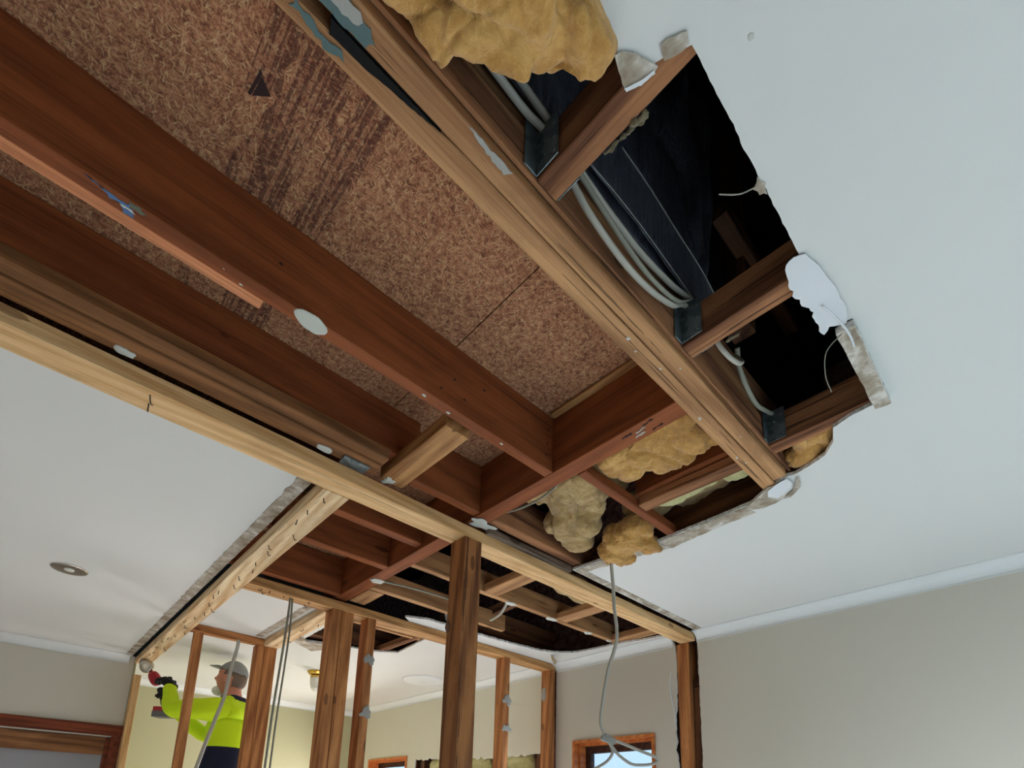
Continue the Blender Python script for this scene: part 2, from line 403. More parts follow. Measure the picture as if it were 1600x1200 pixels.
def dab(name, c, rx, ry, mat, normal='-z', ang=0, seed=0, th=.004, label=None, cat='plaster dab', group=None, parent=None, jag=.18, pts=None):
    """irregular flattened blob of dried adhesive or mark on a surface"""
    rnd = random.Random(seed+5); n = 26; vs = []; fs = []
    prof = [(1, 0), (.97, .5), (.8, .9), (.4, 1.0)]
    rad = [1+jag*noise.noise(Vector((math.cos(2*PI*j/n)*1.5+seed*2.3, math.sin(2*PI*j/n)*1.5, seed)))*1.6+rnd.uniform(-.3, .3)*jag*.4 for j in range(n)]
    for s, h in prof:
        for j in range(n):
            q = 2*PI*j/n; vs.append((rx*s*rad[j]*math.cos(q), ry*s*rad[j]*math.sin(q), h*th))
    for i in range(3):
        for j in range(n): a = i*n+j; b = i*n+(j+1) % n; fs.append((a, b, b+n, a+n))
    fs.append(tuple(range(3*n, 4*n))); fs.append(tuple(reversed(range(n))))
    o = link(name, mesh(vs, fs), mat, smooth=False)
    R = {'-z': Matrix.Rotation(PI, 4, 'X'), '-y': Matrix.Rotation(PI/2, 4, 'X'), '-x': Matrix.Rotation(-PI/2, 4, 'Y')}[normal]
    o.rotation_euler = (R @ Matrix.Rotation(ang, 4, 'Z')).to_euler(); o.location = (c[0], c[1], c[2]+EYE)
    if parent is not None: adopt(o, parent)
    return tag(o, label, cat if label else None, group)
def patch(name, pts, z, mat, parent=None, amp=1, seed=3, th=.0012, label=None, cat=None, **kw):
    return slab(name, rough_poly([(p[0], p[1], amp) for p in pts], seed, .003, .006), [], z-th, z, [mat], 'z', parent, label, cat)
def blob(name, balls, mat, voxel=.008, amp=.012, fr=18, fold=.01, fuzz=.0012, label=None, cat='insulation', seed=0, parent=None, group=None, sq=.35):
    """soft crumpled mass: balls = (x, y, z, rx, ry, rz, rotz) merged, then creased and fluffed"""
    bm = bmesh.new(); c0 = Vector(balls[0][:3])
    for b in balls:
        mtx = Matrix.Translation(Vector(b[:3])-c0) @ Matrix.Rotation(b[6] if len(b) > 6 else 0, 4, 'Z') @ Matrix.Diagonal((b[3], b[4], b[5], 1))
        g = bmesh.ops.create_icosphere(bm, subdivisions=4, radius=1)['verts']
        for v in g:
            m_ = max(abs(v.co.x), abs(v.co.y), abs(v.co.z)); v.co = mtx @ (v.co*(1+(1/m_-1)*sq))
    me = bpy.data.meshes.new('b'); bm.to_mesh(me); bm.free()
    o = bpy.data.objects.new(name, me); C.objects.link(o)
    md = o.modifiers.new('r', 'REMESH'); md.mode = 'VOXEL'; md.voxel_size = voxel; md.use_smooth_shade = True
    ms = o.modifiers.new('s', 'SMOOTH'); ms.factor = .5; ms.iterations = 4
    dg = bpy.context.evaluated_depsgraph_get(); me2 = bpy.data.meshes.new_from_object(o.evaluated_get(dg)); o.modifiers.clear(); o.data = me2
    bm = bmesh.new(); bm.from_mesh(me2); bm.normal_update()
    for v in bm.verts:
        p = v.co+Vector((seed*3.7, seed, 0))
        r = noise.noise(p*fr)*amp + noise.noise(p*fr*3.1)*amp*.35 + noise.noise(p*fr*8)*amp*.15
        w_ = Vector((noise.noise(p*5), noise.noise(p*5+Vector((9, 0, 0))), 0))*.07
        pw = p+w_; cr = abs(noise.noise(Vector((pw.x*4, pw.y*9, pw.z*5)))); r += (min(cr, .16)/.16-1)*fold
        cr = abs(noise.noise(Vector((pw.x*16, pw.y*8, pw.z*8+4)))); r += (min(cr, .09)/.09-1)*fold*.5
        r += noise.noise(p*120)*fuzz
        v.co += v.normal*r
    bm.to_mesh(me2); bm.free(); me2.materials.append(mat)
    for p in me2.polygons: p.use_smooth = True
    o.location = (c0.x, c0.y, c0.z+EYE)
    if parent is not None: adopt(o, parent)
    return tag(o, label, cat, group)
def sheet(name, p00, p10, p01, p11, nx, ny, amp, fr, mat, label, cat, seed=0, ridge=0, edge=0):
    vs, fs = [], []
    P = [Vector(p) for p in (p00, p10, p01, p11)]; nrm = (P[1]-P[0]).cross(P[2]-P[0]).normalized(); c0 = sum(P, Vector())/4
    for j in range(ny+1):
        for i in range(nx+1):
            u, v = i/nx, j/ny; p = P[0]*(1-u)*(1-v)+P[1]*u*(1-v)+P[2]*(1-u)*v+P[3]*u*v
            q = Vector((p.x*fr+seed, p.z*fr*.35, p.y*fr))
            d = (noise.noise(q)*amp+noise.noise(q*2.7)*amp*.4)*(.2+v)
            if ridge: d += (1-min(abs(noise.noise(q*1.3+Vector((5, 5, 5))))/.15, 1))*ridge*(.2+v)*-1
            vs.append(tuple(p+nrm*d-c0))
    for j in range(ny):
        for i in range(nx): a = j*(nx+1)+i; fs.append((a, a+1, a+nx+2, a+nx+1))
    o = link(name, mesh(vs, fs), mat, smooth=True); o.location = c0+Vector((0, 0, EYE))
    m = o.modifiers.new('thick', 'SOLIDIFY'); m.thickness = .002
    return tag(o, label, cat)
def bent_nail(parent, c, d, L=.035, name='nail'):
    p = [Vector(c), Vector(c)+Vector(d)*L*.5+Vector((0, 0, -.012)), Vector(c)+Vector(d)*L+Vector((0, 0, -.006))]
    p = [(q.x, q.y, q.z) for q in p]
    return cable(name, [(c[0], c[1], c[2]+.005)]+p[1:], .0016, WIRE, parent=parent, flat=1, k=3, n=6)

# ------------------------------------------------------------------ the shell of the room
FL = -EYE
box('floor', (-3.3, -3.3, FL-.1), (3.0, 5.6, FL), FLOORM, kind='structure')
CORE = [CEILP, GYPS]
# main ceiling with the torn-out opening
hole_edge = [(2.70, 1.40), (2.70, 1.385, 0), (1.622, 1.380, .5), (1.655, .985, 1), (1.652, .90, .8), (1.648, .758, .8), (1.640, .635, .8), (1.60, .575, .8), (1.568, .515, .8), (1.575, .480, .3), (1.560, .430, .3), (1.540, .387, .3), (1.496, .354, .3), (1.436, .336, .6), (1.418, .285, .6),
             (1.412, .206, .2), (1.113, .204, .6), (1.108, .235, .8), (1.02, .243, .8), (.93, .238, .6), (.905, .232, .35), (.508, .228, .9), (.492, .262, 1.5), (.468, .300, 1.2), (.440, .304, 1), (-.9, .31, 0), (-.9, 1.40)]
outer = rough_poly([(-3.2, -3.2), (2.70, -3.2)] + hole_edge[1:] + [(-3.2, 1.40)], 4, .0035, .01)
slab('ceiling', outer, [], 1.0, 1.011, CORE, kind='structure')
# left room ceiling, past the long plate
slab('ceiling', rough_poly([(-3.2, 1.50), (.02, 1.50), (.572, 1.50, .6), (.562, 4.54), (-3.2, 4.54)], 6, .003, .012), [], 1.0, 1.011, CORE, kind='structure')
# small room ceiling left over along its two walls
slab('ceiling', rough_poly([(1.50, 2.44), (1.45, 2.40, 1), (1.55, 2.345, 1.4), (1.90, 2.335, 1.6), (2.15, 2.318, 1.8), (2.38, 2.285, 1.6), (2.49, 2.23, 1.5), (2.556, 2.14, 1.5), (2.575, 2.0, 1.4), (2.58, 1.83, 1.2), (2.62, 1.66, 1), (2.64, 1.50), (2.70, 1.50), (2.70, 2.44)], 9, .004, .012), [], .999, 1.010, [CEILP, GYPS], kind='structure')
# back room ceiling with its own hole
bh = rough_poly([(1.22, 2.56, .4), (1.74, 2.60, .5), (1.79, 3.02, .6), (1.68, 3.11, .8), (1.24, 3.24, .6)], 12, .004, .015)
slab('ceiling', [(.672, 2.53), (2.70, 2.53), (2.70, 5.35), (.60, 5.35), (.60, 4.54), (.672, 4.45)], [bh], 1.0, 1.011, CORE, kind='structure')

GYP = [WALLP, GYPS]
# end wall in three stretches
slab('wall_right', rough_poly([(-3.2, FL), (1.40, FL, .5), (1.397, .93), (1.397, 1.0), (-3.2, 1.0)], 14, .006, .02), [], 2.70, 2.712, GYP, 'x', kind='structure')
w1 = [(1.68, .462), (2.29, .462), (2.29, -.75), (1.68, -.75)]
slab('wall_right', rough_poly([(2.44, FL), (1.535, FL, .8), (1.535, -.05, 1), (1.548, .50, .8), (1.528, .72, .8), (1.532, .95), (1.55, 1.0), (2.44, 1.0)], 15, .006, .02), [w1], 2.70, 2.712, GYP, 'x', kind='structure')
w2 = [(4.25, .472), (4.95, .472), (4.95, -.6), (4.25, -.6)]
slab('wall_right', rough_poly([(2.555, 1.0), (2.555, .40, 1.6), (3.0, .385, 1.6), (3.5, .41, 2), (4.12, .43, 1.0), (4.16, FL), (5.35, FL), (5.35, 1.0)], 16, .006, .02), [w2], 2.70, 2.712, [paint('wall_paint_pale', srgb(214, 210, 192)), GYPS], 'x', kind='structure')
# outer brick skin behind it
bv = [(1.66, .50), (2.31, .50), (2.31, -.78), (1.66, -.78)]; bv2 = [(4.23, .50), (4.97, .50), (4.97, -.63), (4.23, -.63)]
slab('wall_outer', [(-3.3, FL), (5.5, FL), (5.5, 2.3), (-3.3, 2.3)], [bv, bv2], 2.80, 2.90, [BRICK], 'x', kind='structure')
# left wall with its door opening, back room walls
dr = [(-1.6, FL+.002), (-1.6, .42), (.545, .42), (.545, FL+.002)]
slab('wall_back', [(-3.2, FL), (.584, FL), (.584, 1.0), (-3.2, 1.0)], [dr], 4.54, 4.552, GYP, 'y', kind='structure')
slab('wall_far', [(.55, FL), (2.80, FL), (2.80, 1.0), (.55, 1.0)], [], 5.35, 5.362, [WALLY], 'y', kind='structure')
slab('wall_stub', [(4.56, FL), (5.35, FL), (5.35, 1.0), (4.56, 1.0)], [], .59, .60, [WALLY], 'x', kind='structure')
# room behind the camera
box('wall_behind', (-3.3, -3.3, FL), (2.9, -3.2, 2.3), WALLP, kind='structure')
box('wall_left', (-3.3, -3.2, FL), (-3.2, 4.56, 2.3), WALLP, kind='structure')
box('wall_beyond', (-3.3, 5.45, FL), (2.9, 5.55, 2.3), WALLP, kind='structure')
box('ceiling', (-3.3, -3.3, 2.3), (2.9, 5.55, 2.35), LIGHTSTOP, kind='structure')  # unseen lid added to keep sky light out of the roof void
box('wall_passage', (-3.2, 4.75, FL), (.59, 4.80, 1.0), paint('passage_paint', srgb(150, 148, 152)), kind='structure')

def cornice(name, a, b, inward, mat=CORN, r=.056, ends=(0, 0), z0=1.0):
    """cove moulding from a to b (x, y); inward = unit vector into the room"""
    A, B = Vector((a[0], a[1], 0)), Vector((b[0], b[1], 0)); I = Vector((inward[0], inward[1], 0)); prof = []
    for i in range(9):
        q = i/8*PI/2; prof.append((r*(1-math.sin(q))*.97, -r*(1-math.cos(q))*.97))   # concave curve, ceiling edge to wall edge
    prof = [(r, 0), (r, -.006), (r-.004, -.006)]+[(p[0]*.93+.001, p[1]*.9-.005) for p in prof]+[(.006, -r+.0), (0, -r)]
    prof.append((0, 0)); vs = []
    for P in (A, B):
        for p in prof: vs.append(tuple(P+I*p[0]+Vector((0, 0, z0+EYE+p[1]))))
    n = len(prof); fs = [(i, (i+1) % n, (i+1) % n+n, i+n) for i in range(n)]+[tuple(range(n)), tuple(reversed(range(n, 2*n)))]
    me = mesh(vs, fs); bm = bmesh.new(); bm.from_mesh(me); bmesh.ops.recalc_face_normals(bm, faces=bm.faces); bm.to_mesh(me); bm.free()
    return tag(link(name, me, mat), kind='structure')
cornice('trim_1', (2.70, -3.2), (2.70, 1.40), (-1, 0))
cornice('trim_2', (-3.2, 4.54), (.55, 4.54), (0, -1))
cornice('trim_3', (2.70, 1.545), (2.70, 2.44), (-1, 0))
cornice('trim_4', (2.70, 2.555), (2.70, 5.35), (-1, 0))
cornice('trim_5', (.60, 5.35), (2.70, 5.35), (0, -1))


# unpainted board strips left where the wall linings came away
def strip(label, pts, z, seed, mat=RAW, name='board_strip', th=.0015, amp=1):
    return slab(name, rough_poly([(p[0], p[1], amp if len(p) < 3 else p[2]) for p in pts], seed, .003, .01), [], z-th, z, [mat], 'z', None, label, 'plasterboard strip')
strip('long unpainted board strip on the left ceiling beside the raking plate', [(.530, 1.56, 1), (.572, 1.52, .3), (.560, 4.50), (.520, 4.50, 1.0)], .9995, 21)
strip('unpainted board strip on the right ceiling along the long plate near the end wall', [(1.64, 1.345, .2), (2.64, 1.338), (2.66, 1.378, .2), (1.63, 1.375)], .9995, 22)
strip('scraped unpainted board edge on the ceiling between hanging batt and long plate', [(1.658, .986, .8), (1.728, .986, 1), (1.705, 1.10, 1), (1.672, 1.338), (1.628, 1.37, .5)], .9993, 23)
strip('scraped board edge on the ceiling right of the double timber end', [(1.645, .66, .8), (1.700, .65, .8), (1.706, .78, .8), (1.730, .98, .8), (1.658, .985, .8), (1.652, .80, .8)], .9992, 24)
strip('thin scraped strip on the small alcove ceiling beside its plate', [(1.005, 2.55, 1), (1.045, 2.55, .3), (1.045, 3.36), (1.005, 3.36, 1)], .9995, 25)
# broken board strip with bare face at the far corner of the opening
slab('broken_board', rough_poly([(1.115, .203, 1.2), (1.113, .236, .3), (1.413, .238, .4), (1.417, .206, .3)], 31, .003, .01), [], .984, .9995, [RAW, GYPS], 'z', None, 'broken strip of bare plasterboard at the far corner of the ceiling opening', 'plasterboard strip')
slab('torn_paper', rough_poly([(.901, .255, 1), (.936, .263, 2), (.963, .264, 2), (.990, .262, 2.5), (1.038, .253, 2), (1.084, .257, 2), (1.110, .256, .8), (1.096, .242, 1), (1.112, .215, .5), (1.078, .206, .8), (1.02, .205, .6), (.95, .212, .6), (.903, .222, .6), (.895, .240, 1)], 33, .0022, .008), [], .9955, .9975, [PAPER], 'z', None, 'torn white paper face of the ceiling lining beside the second rafter', 'torn paper')
slab('torn_board', rough_poly([(.441, .304, .8), (.465, .311, 1), (.482, .315, 1), (.491, .297, .5), (.495, .281, 1), (.493, .270, 1), (.475, .277, 1.2), (.458, .285, 1), (.446, .294, 1)], 34, .0022, .006), [], .9955, .9985, [RAW, GYPS], 'z', None, 'grey torn patch of board where the first rafter leaves the opening', 'torn board')
slab('torn_board', rough_poly([(.494, .261, 1), (.498, .254, .8), (.503, .240, 1), (.503, .229, 1), (.490, .225, 1.2), (.481, .242, 1), (.477, .256, 1)], 35, .002, .005), [], .9965, .9985, [RAW, GYPS], 'z', None, 'small ragged crumb of board at the outer tip of the first rafter', 'torn board')
slab('white_tear', rough_poly([(.478, .3145, .6), (.4835, .3145, .6), (.4925, .296, .6), (.4955, .276, .4), (.491, .2745, .5), (.487, .294, .5)], 61, .0012, .004), [], .9935, .9953, [PAPER], 'z', None, 'curved white tear line along the grey torn patch by the first rafter', 'torn paper')
slab('torn_paper', rough_poly([(1.645, .655, .8), (1.60, .590, .8), (1.578, .560, .8), (1.584, .533, .8), (1.624, .513, .8), (1.640, .520, .8), (1.672, .553, .8), (1.683, .577, .8), (1.685, .619, .8), (1.66, .66, .8)], 36, .002, .007), [], .9945, .9965, [RAW, GYPS], 'z', None, 'crumpled torn lining paper below the end of the double timber', 'torn paper')
slab('torn_paper', rough_poly([(1.575, .535, .8), (1.566, .500, .8), (1.600, .498, .6), (1.627, .512, .8), (1.655, .560, .8), (1.625, .578, .8), (1.592, .565, .8)], 37, .003, .007), [], .991, .9925, [PAPER], 'z', None, 'small white paper tear at the tip of the double timber', 'torn paper')
slab('torn_paper', rough_poly([(1.580, .473, .8), (1.640, .487, .8), (1.679, .529, .8), (1.672, .550, .8), (1.648, .512, .8), (1.615, .495, .8)], 38, .002, .007), [], .9935, .9945, [RAW, GYPS], 'z', None, 'grey curled paper scrap right of the tip of the double timber', 'torn paper')
slab('torn_board', rough_poly([(1.17, 3.10, 1), (1.19, 3.28, 1.5), (1.30, 3.36, 1), (1.38, 3.42, 1), (1.42, 3.32, 1), (1.52, 3.24, 1), (1.50, 3.16, 1), (1.28, 3.24, .5)], 38, .004, .014), [], .996, .9985, [RAW], 'z', None, 'peeled buff patch beside the hole in the back room ceiling', 'torn board')
slab('torn_board', rough_poly([(.722, .232, 1), (.735, .244, 1), (.750, .240, 1), (.758, .231, 1), (.74, .226, .5)], 64, .002, .006), [], .9975, .9995, [RAW, GYPS], 'z', None, 'small buff crumb of board on the long ceiling edge above the middle rafter', 'torn board')
# gypsum fragment hanging at the small room corner
f = slab('board_fragment', rough_poly([(0, 0, .8), (.045, .005, .8), (.05, .05, .8), (.02, .075, .8), (-.01, .04, .8)], 39, .003, .01), [], 0-EYE, .008-EYE, [simple('buff_board', srgb(166, 152, 122), .9, .1), GYPS], 'z', None, 'loose buff board fragment dangling at the corner of the small room cornice', 'board fragment')
f.location = (2.50, 2.28, EYE+.965); f.rotation_euler = (1.1, .3, .8)

# ------------------------------------------------------------------ wall plates and beams under the ceiling
pl = beam('top_plate', (-2.2, 1.408, .955), (2.70, 1.498, .999), PINE, 'long pale pine top plate running the whole way from upper left to the end wall', 'top plate', bev=.002)
for x_, y_, dx_ in ((.115, 1.425, .02), (.12, 1.46, .005)): bent_nail(pl, (x_, y_, .954), (dx_*20, .9, 0), .03)
lb = beam('top_plate', (.585, 1.50, .955), (.672, 4.53, .999), PINE_B, 'bleached nail-scarred plate raking from the long plate down to the left wall', 'top plate', bev=.002)
for i in range(26):
    yy = 1.56+i*.105+random.uniform(-.03, .03); bent_nail(lb, (.60+random.random()*.055, yy, .954), (random.uniform(-.6, .9), random.uniform(.3, 1), 0), random.uniform(.02, .035))
p2 = beam('top_plate', (.672, 2.44, .955), (2.70, 2.53, .9985), timber('plate_brown', srgb(214, 164, 108), srgb(150, 100, 58)), 'second cross plate carried on the studs behind the big post', 'top plate', bev=.002)
for i in range(8): bent_nail(p2, (.74+random.random()*.4, 2.46+random.random()*.05, .954), (random.uniform(-1, 1), random.uniform(-1, 1), 0), .025)
lb2 = beam('top_plate', (1.07, 2.53, .955), (1.157, 3.46, .999), PINE_B, 'short pale plate on the right side of the alcove, from studs to double stud', 'top plate', bev=.002)
for i in range(6): bent_nail(lb2, (1.09+random.random()*.05, 2.6+i*.14, .954), (random.uniform(-1, 1), random.uniform(-1, 1), 0), .025)
beam('top_plate', (.672, 3.385, .955), (1.069, 3.43, .999), STUD, 'short reddish plate across the back of the alcove', 'top plate', bev=.002)

# floor structure of the storey above
big = beam('floor_joist', (-1.8, 1.0, 1.012), (1.079, 1.033, 1.203), RED, 'large red-brown floor joist across the middle of the opening, underside paler', 'floor joist', bev=.0015)
beam('packer', (-1.8, 1.034, 1.012), (.236, 1.060, 1.05), REDL, 'thin pale batten nailed beside the large joist, ending part way', 'batten', bev=.001)
beam('floor_joist', (-1.8, 1.315, 1.05), (.80, 1.352, 1.203), RED, 'dark floor joist close beside the long pale plate', 'floor joist', bev=.0015)
BATN = timber('brown_batten', srgb(156, 106, 66), srgb(108, 70, 42))
beam('batten', (-1.8, 1.300, 1.012), (.69, 1.340, 1.049), BATN, 'brown batten under the joist beside the long plate', 'batten')
beam('batten', (-1.8, 1.342, 1.005), (.69, 1.400, 1.042), BATN, 'reddish packing batten squeezed against the long plate', 'batten')
hd = beam('header_beam', (1.080, .582, 1.012), (1.140, 2.60, 1.203), RED, 'deep red-brown header beam crossing over the long plate', 'header beam', bev=.0015)
beam('blocking', (.722, 1.062, 1.012), (.802, 1.405, 1.055), PLATE, 'short flat brown block between the large joist and the long plate', 'blocking')
beam('floor_joist', (.805, 1.345, 1.02), (1.079, 1.380, 1.203), RED, 'short red joist piece behind the flat block', 'floor joist')
# double aged timber along the outer edge
for k, (y0, y1, x1, lab) in enumerate(((.500, .5365, 1.560, 'outer of the two aged timbers along the cable side of the opening'), (.5385, .578, 1.585, 'inner of the two aged timbers, next to the chipboard'))):
    vs = []; me = stick(x1+1.6, y1-y0, .20 if k == 1 else .14, .002, .001, 50+k, .08)
    o = link('edge_timber', me, AGED); h = .20 if k == 1 else .14
    o.location = ((x1-1.6)/2, (y0+y1)/2, .999+h/2+EYE); tag(o, lab, 'edge timber')
    if k == 0: et = o
    else:
        for v in me.vertices:
            if v.co.y < 0:
                X = v.co.x+o.location.x
                if X < .33: v.co.y += min((.33-X)*.11, .016)
        et2 = o
b = slab('black_wedge', rough_poly([(.150, .5385, .3), (.155, .555, .6), (.215, .552, .6), (.325, .5385, .2)], 41, .002, .006), [], .9975, 1.03, [simple('flat_black', srgb(14, 14, 16), .7, .2)], 'z', None, 'black membrane wedge set in the gap between the aged timbers', 'infill')  # plain black wedge shape in the gap between the two timbers
patch('glue_stain', [(.10, .512), (.165, .509), (.193, .512), (.204, .522), (.196, .5345), (.16, .5355), (.10, .5345)], .9985, TEAL, et, 1, 43)
patch('plaster_residue', [(.12, .506), (.165, .508), (.182, .513), (.165, .522), (.12, .522)], .997, DABG, et, 1.4, 44)
patch('glue_stain', [(.11, .553), (.135, .557), (.152, .562), (.175, .558), (.182, .567), (.155, .574), (.13, .567), (.105, .565)], .9985, TEAL, et2, 1.6, 45)
patch('plaster_residue', [(.345, .5005), (.40, .5005), (.44, .5005), (.43, .513), (.405, .512), (.365, .506)], .9983, DABG, et, .8, 46)
for (x_, y_, s_) in ((.83, .552, .009), (.95, .547, .006), (.87, .56, .005), (1.16, .563, .010), (1.38, .565, .008), (1.30, .52, .004), (.98, .515, .005), (1.42, .558, .005)):
    dab('plaster_speck', (x_, y_, .9988), s_*.6, s_*.35, DAB, seed=int(x_*100), th=.0008, jag=.7, parent=et2 if y_ > .5375 else et)
# cracked lower board on the outer face
beam('ledger_board', (-1.6, .490, 1.014), (1.575, .4975, 1.095), ROUGH, 'rough brown ledger board on the outer face of the aged timbers behind the cables', 'ledger board', bev=.002, wob=.002)
beam('wall_plate', (-1.6, .505, 1.141), (1.60, .575, 1.23), ROUGH, 'rough upper plate above the aged timbers behind the cables', 'wall plate', bev=.002, wob=.002)

# rafters on their steel hangers
for x0, y1, lab, side in ((.483, .488, 'first short rafter, nearest the hanging golden batt', 1), (.944, .488, 'middle short rafter, with torn white paper at its outer end', 1), (1.410, .488, 'last short rafter, at the far corner of the opening', 1)):
    r = beam('rafter', (x0, -.9, 1.0125), (x0+.044, y1, 1.10), ROUGH, lab, 'rafter', 'short rafters on steel hangers', bev=.002, wob=.0016, step=.03)
    h = empty('joist_hanger', (x0-.002, .478, 1.012), 'galvanised steel hanger holding the '+lab.split(',')[0], 'joist hanger', 'steel joist hangers')
    box('side_plate', (x0-.0045, .440, 1.018), (x0-.0028, .487, 1.112), STEEL, h)
    box('side_plate', (x0+.0475, .440, 1.018), (x0+.0492, .487, 1.112), STEEL, h)
    box('back_flange', (x0-.032, .4862, 1.018), (x0-.0045, .4880, 1.112), STEEL, h)
    for k in range(5): dab('nail_head', (x0-.0048, .448+.010*(k % 2)*2, 1.03+.015*k), .003, .003, STEEL, '-x', seed=k, th=.0012, parent=h, jag=.02)

# chipboard sheets of the floor above
for (a, b2, lab, sx) in ((-1.8, .6985, 'near chipboard floor sheet seen from below, with dark printed stamp lines', .13), (.7015, 1.30, 'far chipboard floor sheet beyond the seam, seen from below', 9)):
    vs, fs = [], []; box_vf((a, .507, 1.204+EYE), (b2, 2.75, 1.223+EYE), vs, fs)
    o = link('chipboard_sheet', mesh(vs, fs), CHIP); o['stamp_x'] = float(sx); tag(o, lab, 'chipboard sheet', 'chipboard sheets of the upper floor')
    if sx < 1: cb = o
tri = slab('printed_arrow', [(.1235, .786), (.1175, .838), (.1225, .838), (.127, .80)], [], 1.2032, 1.2038, [INKD], 'z', cb)
slab('printed_arrow', [(.128, .798), (.1245, .836), (.149, .815)], [], 1.2032, 1.2038, [INKD], 'z', cb)
# jointing seam lath along the header
beam('cover_strip', (1.055, .59, 1.19), (1.078, .985, 1.2035), PLATE, 'narrow dusty strip where the chipboard meets the header', 'cover strip', wob=.002)

# framing over the insulation bay
beam('ceiling_batten', (1.142, .922, 1.012), (1.72, .955, 1.047), RED, 'thin red batten crossing between the two golden batts', 'batten', wob=.002)
beam('ceiling_joist', (1.405, .585, 1.050), (1.462, .919, 1.105), RED, 'split reddish joist piece between the golden batt and the dark gap', 'joist', wob=.003)
beam('ceiling_joist', (1.420, .585, 1.0125), (1.470, .919, 1.048), ROUGH, 'rough brown nogging under the split reddish joist', 'joist', wob=.003)
beam('ceiling_joist', (1.145, 1.335, 1.015), (2.69, 1.378, 1.16), ROUGH, 'dark stained joist behind the long plate below the dusty batts', 'joist', wob=.003)
beam('nailing_strip', (1.16, 1.384, .992), (1.62, 1.4065, 1.018), timber('mouldy_timber', srgb(140, 120, 104), srgb(60, 50, 46)), 'mould-blackened strip lying along the long plate beside the big post', 'nailing strip', wob=.003)
beam('ceiling_joist', (1.70, .50, 1.03), (1.745, 1.335, 1.14), DARKW, 'dark joist in the void over the scraped ceiling edge', 'joist')

# framing over the small room
JR = 'joists over the small room'
beam('floor_joist', (.40, 1.700, 1.030), (1.079, 1.745, 1.20), RED, 'joist over the small room nearest the long plate, left of the header', 'floor joist', JR)
beam('floor_joist', (.40, 1.955, 1.012), (1.079, 1.995, 1.20), RED, 'middle joist over the small room, left of the header', 'floor joist', JR)
beam('floor_joist', (.40, 2.40, 1.012), (1.079, 2.436, 1.20), RED, 'joist over the small room against the second plate, left of the header', 'floor joist', JR)
beam('floor_joist', (.40, 1.60, 1.03), (.672, 1.69, 1.2), DARKW, 'dark timber end above the raking plate', 'floor joist')
beam('ceiling_joist', (1.142, 1.850, 1.012), (2.66, 1.885, 1.12), AGED, 'narrow joist over the small room with white plaster dabs, right of the big post', 'joist', wob=.002)
beam('ceiling_joist', (1.142, 2.200, 1.012), (1.99, 2.235, 1.11), AGED, 'narrow joist over the small room behind the big post carrying a loose cable', 'joist', wob=.002)
beam('ceiling_joist', (1.72, 2.42, 1.06), (2.66, 2.46, 1.22), DARKW, 'dark red timber deep in the void over the second plate', 'joist')
for x0, lab in ((1.53, 'flat block between the narrow joist and long plate, nearest the big post'), (2.04, 'flat block between the narrow joist and long plate, middle of three'), (2.53, 'flat block between the narrow joist and long plate, next to the end wall')):
    beam('blocking', (x0, 1.502, 1.012), (x0+.085, 1.848, 1.05), AGED, lab, 'blocking', 'flat blocks over the small room')
beam('ceiling_joist', (1.15, 1.62, 1.09), (2.6, 1.70, 1.2), DARKW, 'dark crossing timber above the flat blocks', 'joist')
beam('roof_strut', (1.9, 1.95, 1.10), (1.95, 2.42, 1.15), DARKW, 'dark slanting strut in the void over the small room', 'strut', tilt=(0, .35, .5))
beam('blocking', (1.145, 2.24, 1.012), (1.23, 2.435, 1.05), AGED, 'stub block against the header just above the second plate', 'blocking')
# framing over the back room hole
beam('ceiling_batten', (1.16, 2.70, 1.012), (1.9, 2.735, 1.04), PLATE, 'thin batten across the hole in the back room ceiling', 'batten')
beam('ceiling_batten', (1.70, 2.54, 1.012), (1.74, 3.3, 1.05), ROUGH, 'rough batten at the right side of the back room hole', 'batten')
beam('ceiling_joist', (1.0, 3.16, 1.03), (2.2, 3.30, 1.2), DARKW, 'dark joist deep over the back room hole', 'joist')

# ------------------------------------------------------------------ studs and posts
def stud(name, lo, hi, mat, lab, grp=None, **kw): return beam(name, lo, hi, mat, lab, 'stud' if name == 'stud' else 'post', grp, bev=.002, wob=.0006, **kw)
pst = stud('post', (1.073, 1.410, FL), (1.150, 1.496, .9545), POST, 'thick dark weathered post standing under the long pale plate')
G = 'studs of the stripped wall'
m1 = stud('stud', (1.070, 2.444, FL), (1.118, 2.528, .9545), STUD, 'left half of the paired studs under the second plate, just left of the big post', G)
m2 = stud('stud', (1.1195, 2.444, FL), (1.182, 2.528, .9545), STUD, 'right half of the paired studs under the second plate, just left of the big post', G)
s3 = stud('stud', (1.262, 2.444, FL), (1.308, 2.526, .9545), STUD, 'single stud with two grey dabs, between the paired studs and the big post', G)
s4 = stud('stud', (2.218, 2.444, FL), (2.266, 2.526, .9545), STUD, 'single stud with two grey dabs right of the big post', G)
s5 = stud('stud', (2.640, 2.444, FL), (2.690, 2.526, .9545), STUD, 'corner stud against the end wall at the end of the second plate', G)
ls = stud('stud', (.690, 3.387, FL), (.735, 3.428, .9545), STUD, 'slim leaning-looking stud left of the worker', G)
stud('stud', (1.030, 3.389, FL), (1.075, 3.455, .9545), STUD, 'left half of the paired studs right of the worker', G)
stud('stud', (1.0765, 3.389, FL), (1.150, 3.455, .9545), STUD, 'right half of the paired studs right of the worker', G)
stud('stud', (.588, 4.46, FL), (.628, 4.535, .86), PINE, 'pale stud at the end of the left wall below the saw', G)
stud('stud', (2.705, 1.455, FL), (2.795, 1.528, .9545), STUD, 'brown end stud in the wall chase below the end of the long plate', G)
stud('stud', (2.735, 1.402, FL), (2.796, 1.4535, .70), DARKW, 'dark recessed stud in the wall chase beside the right wall', G)
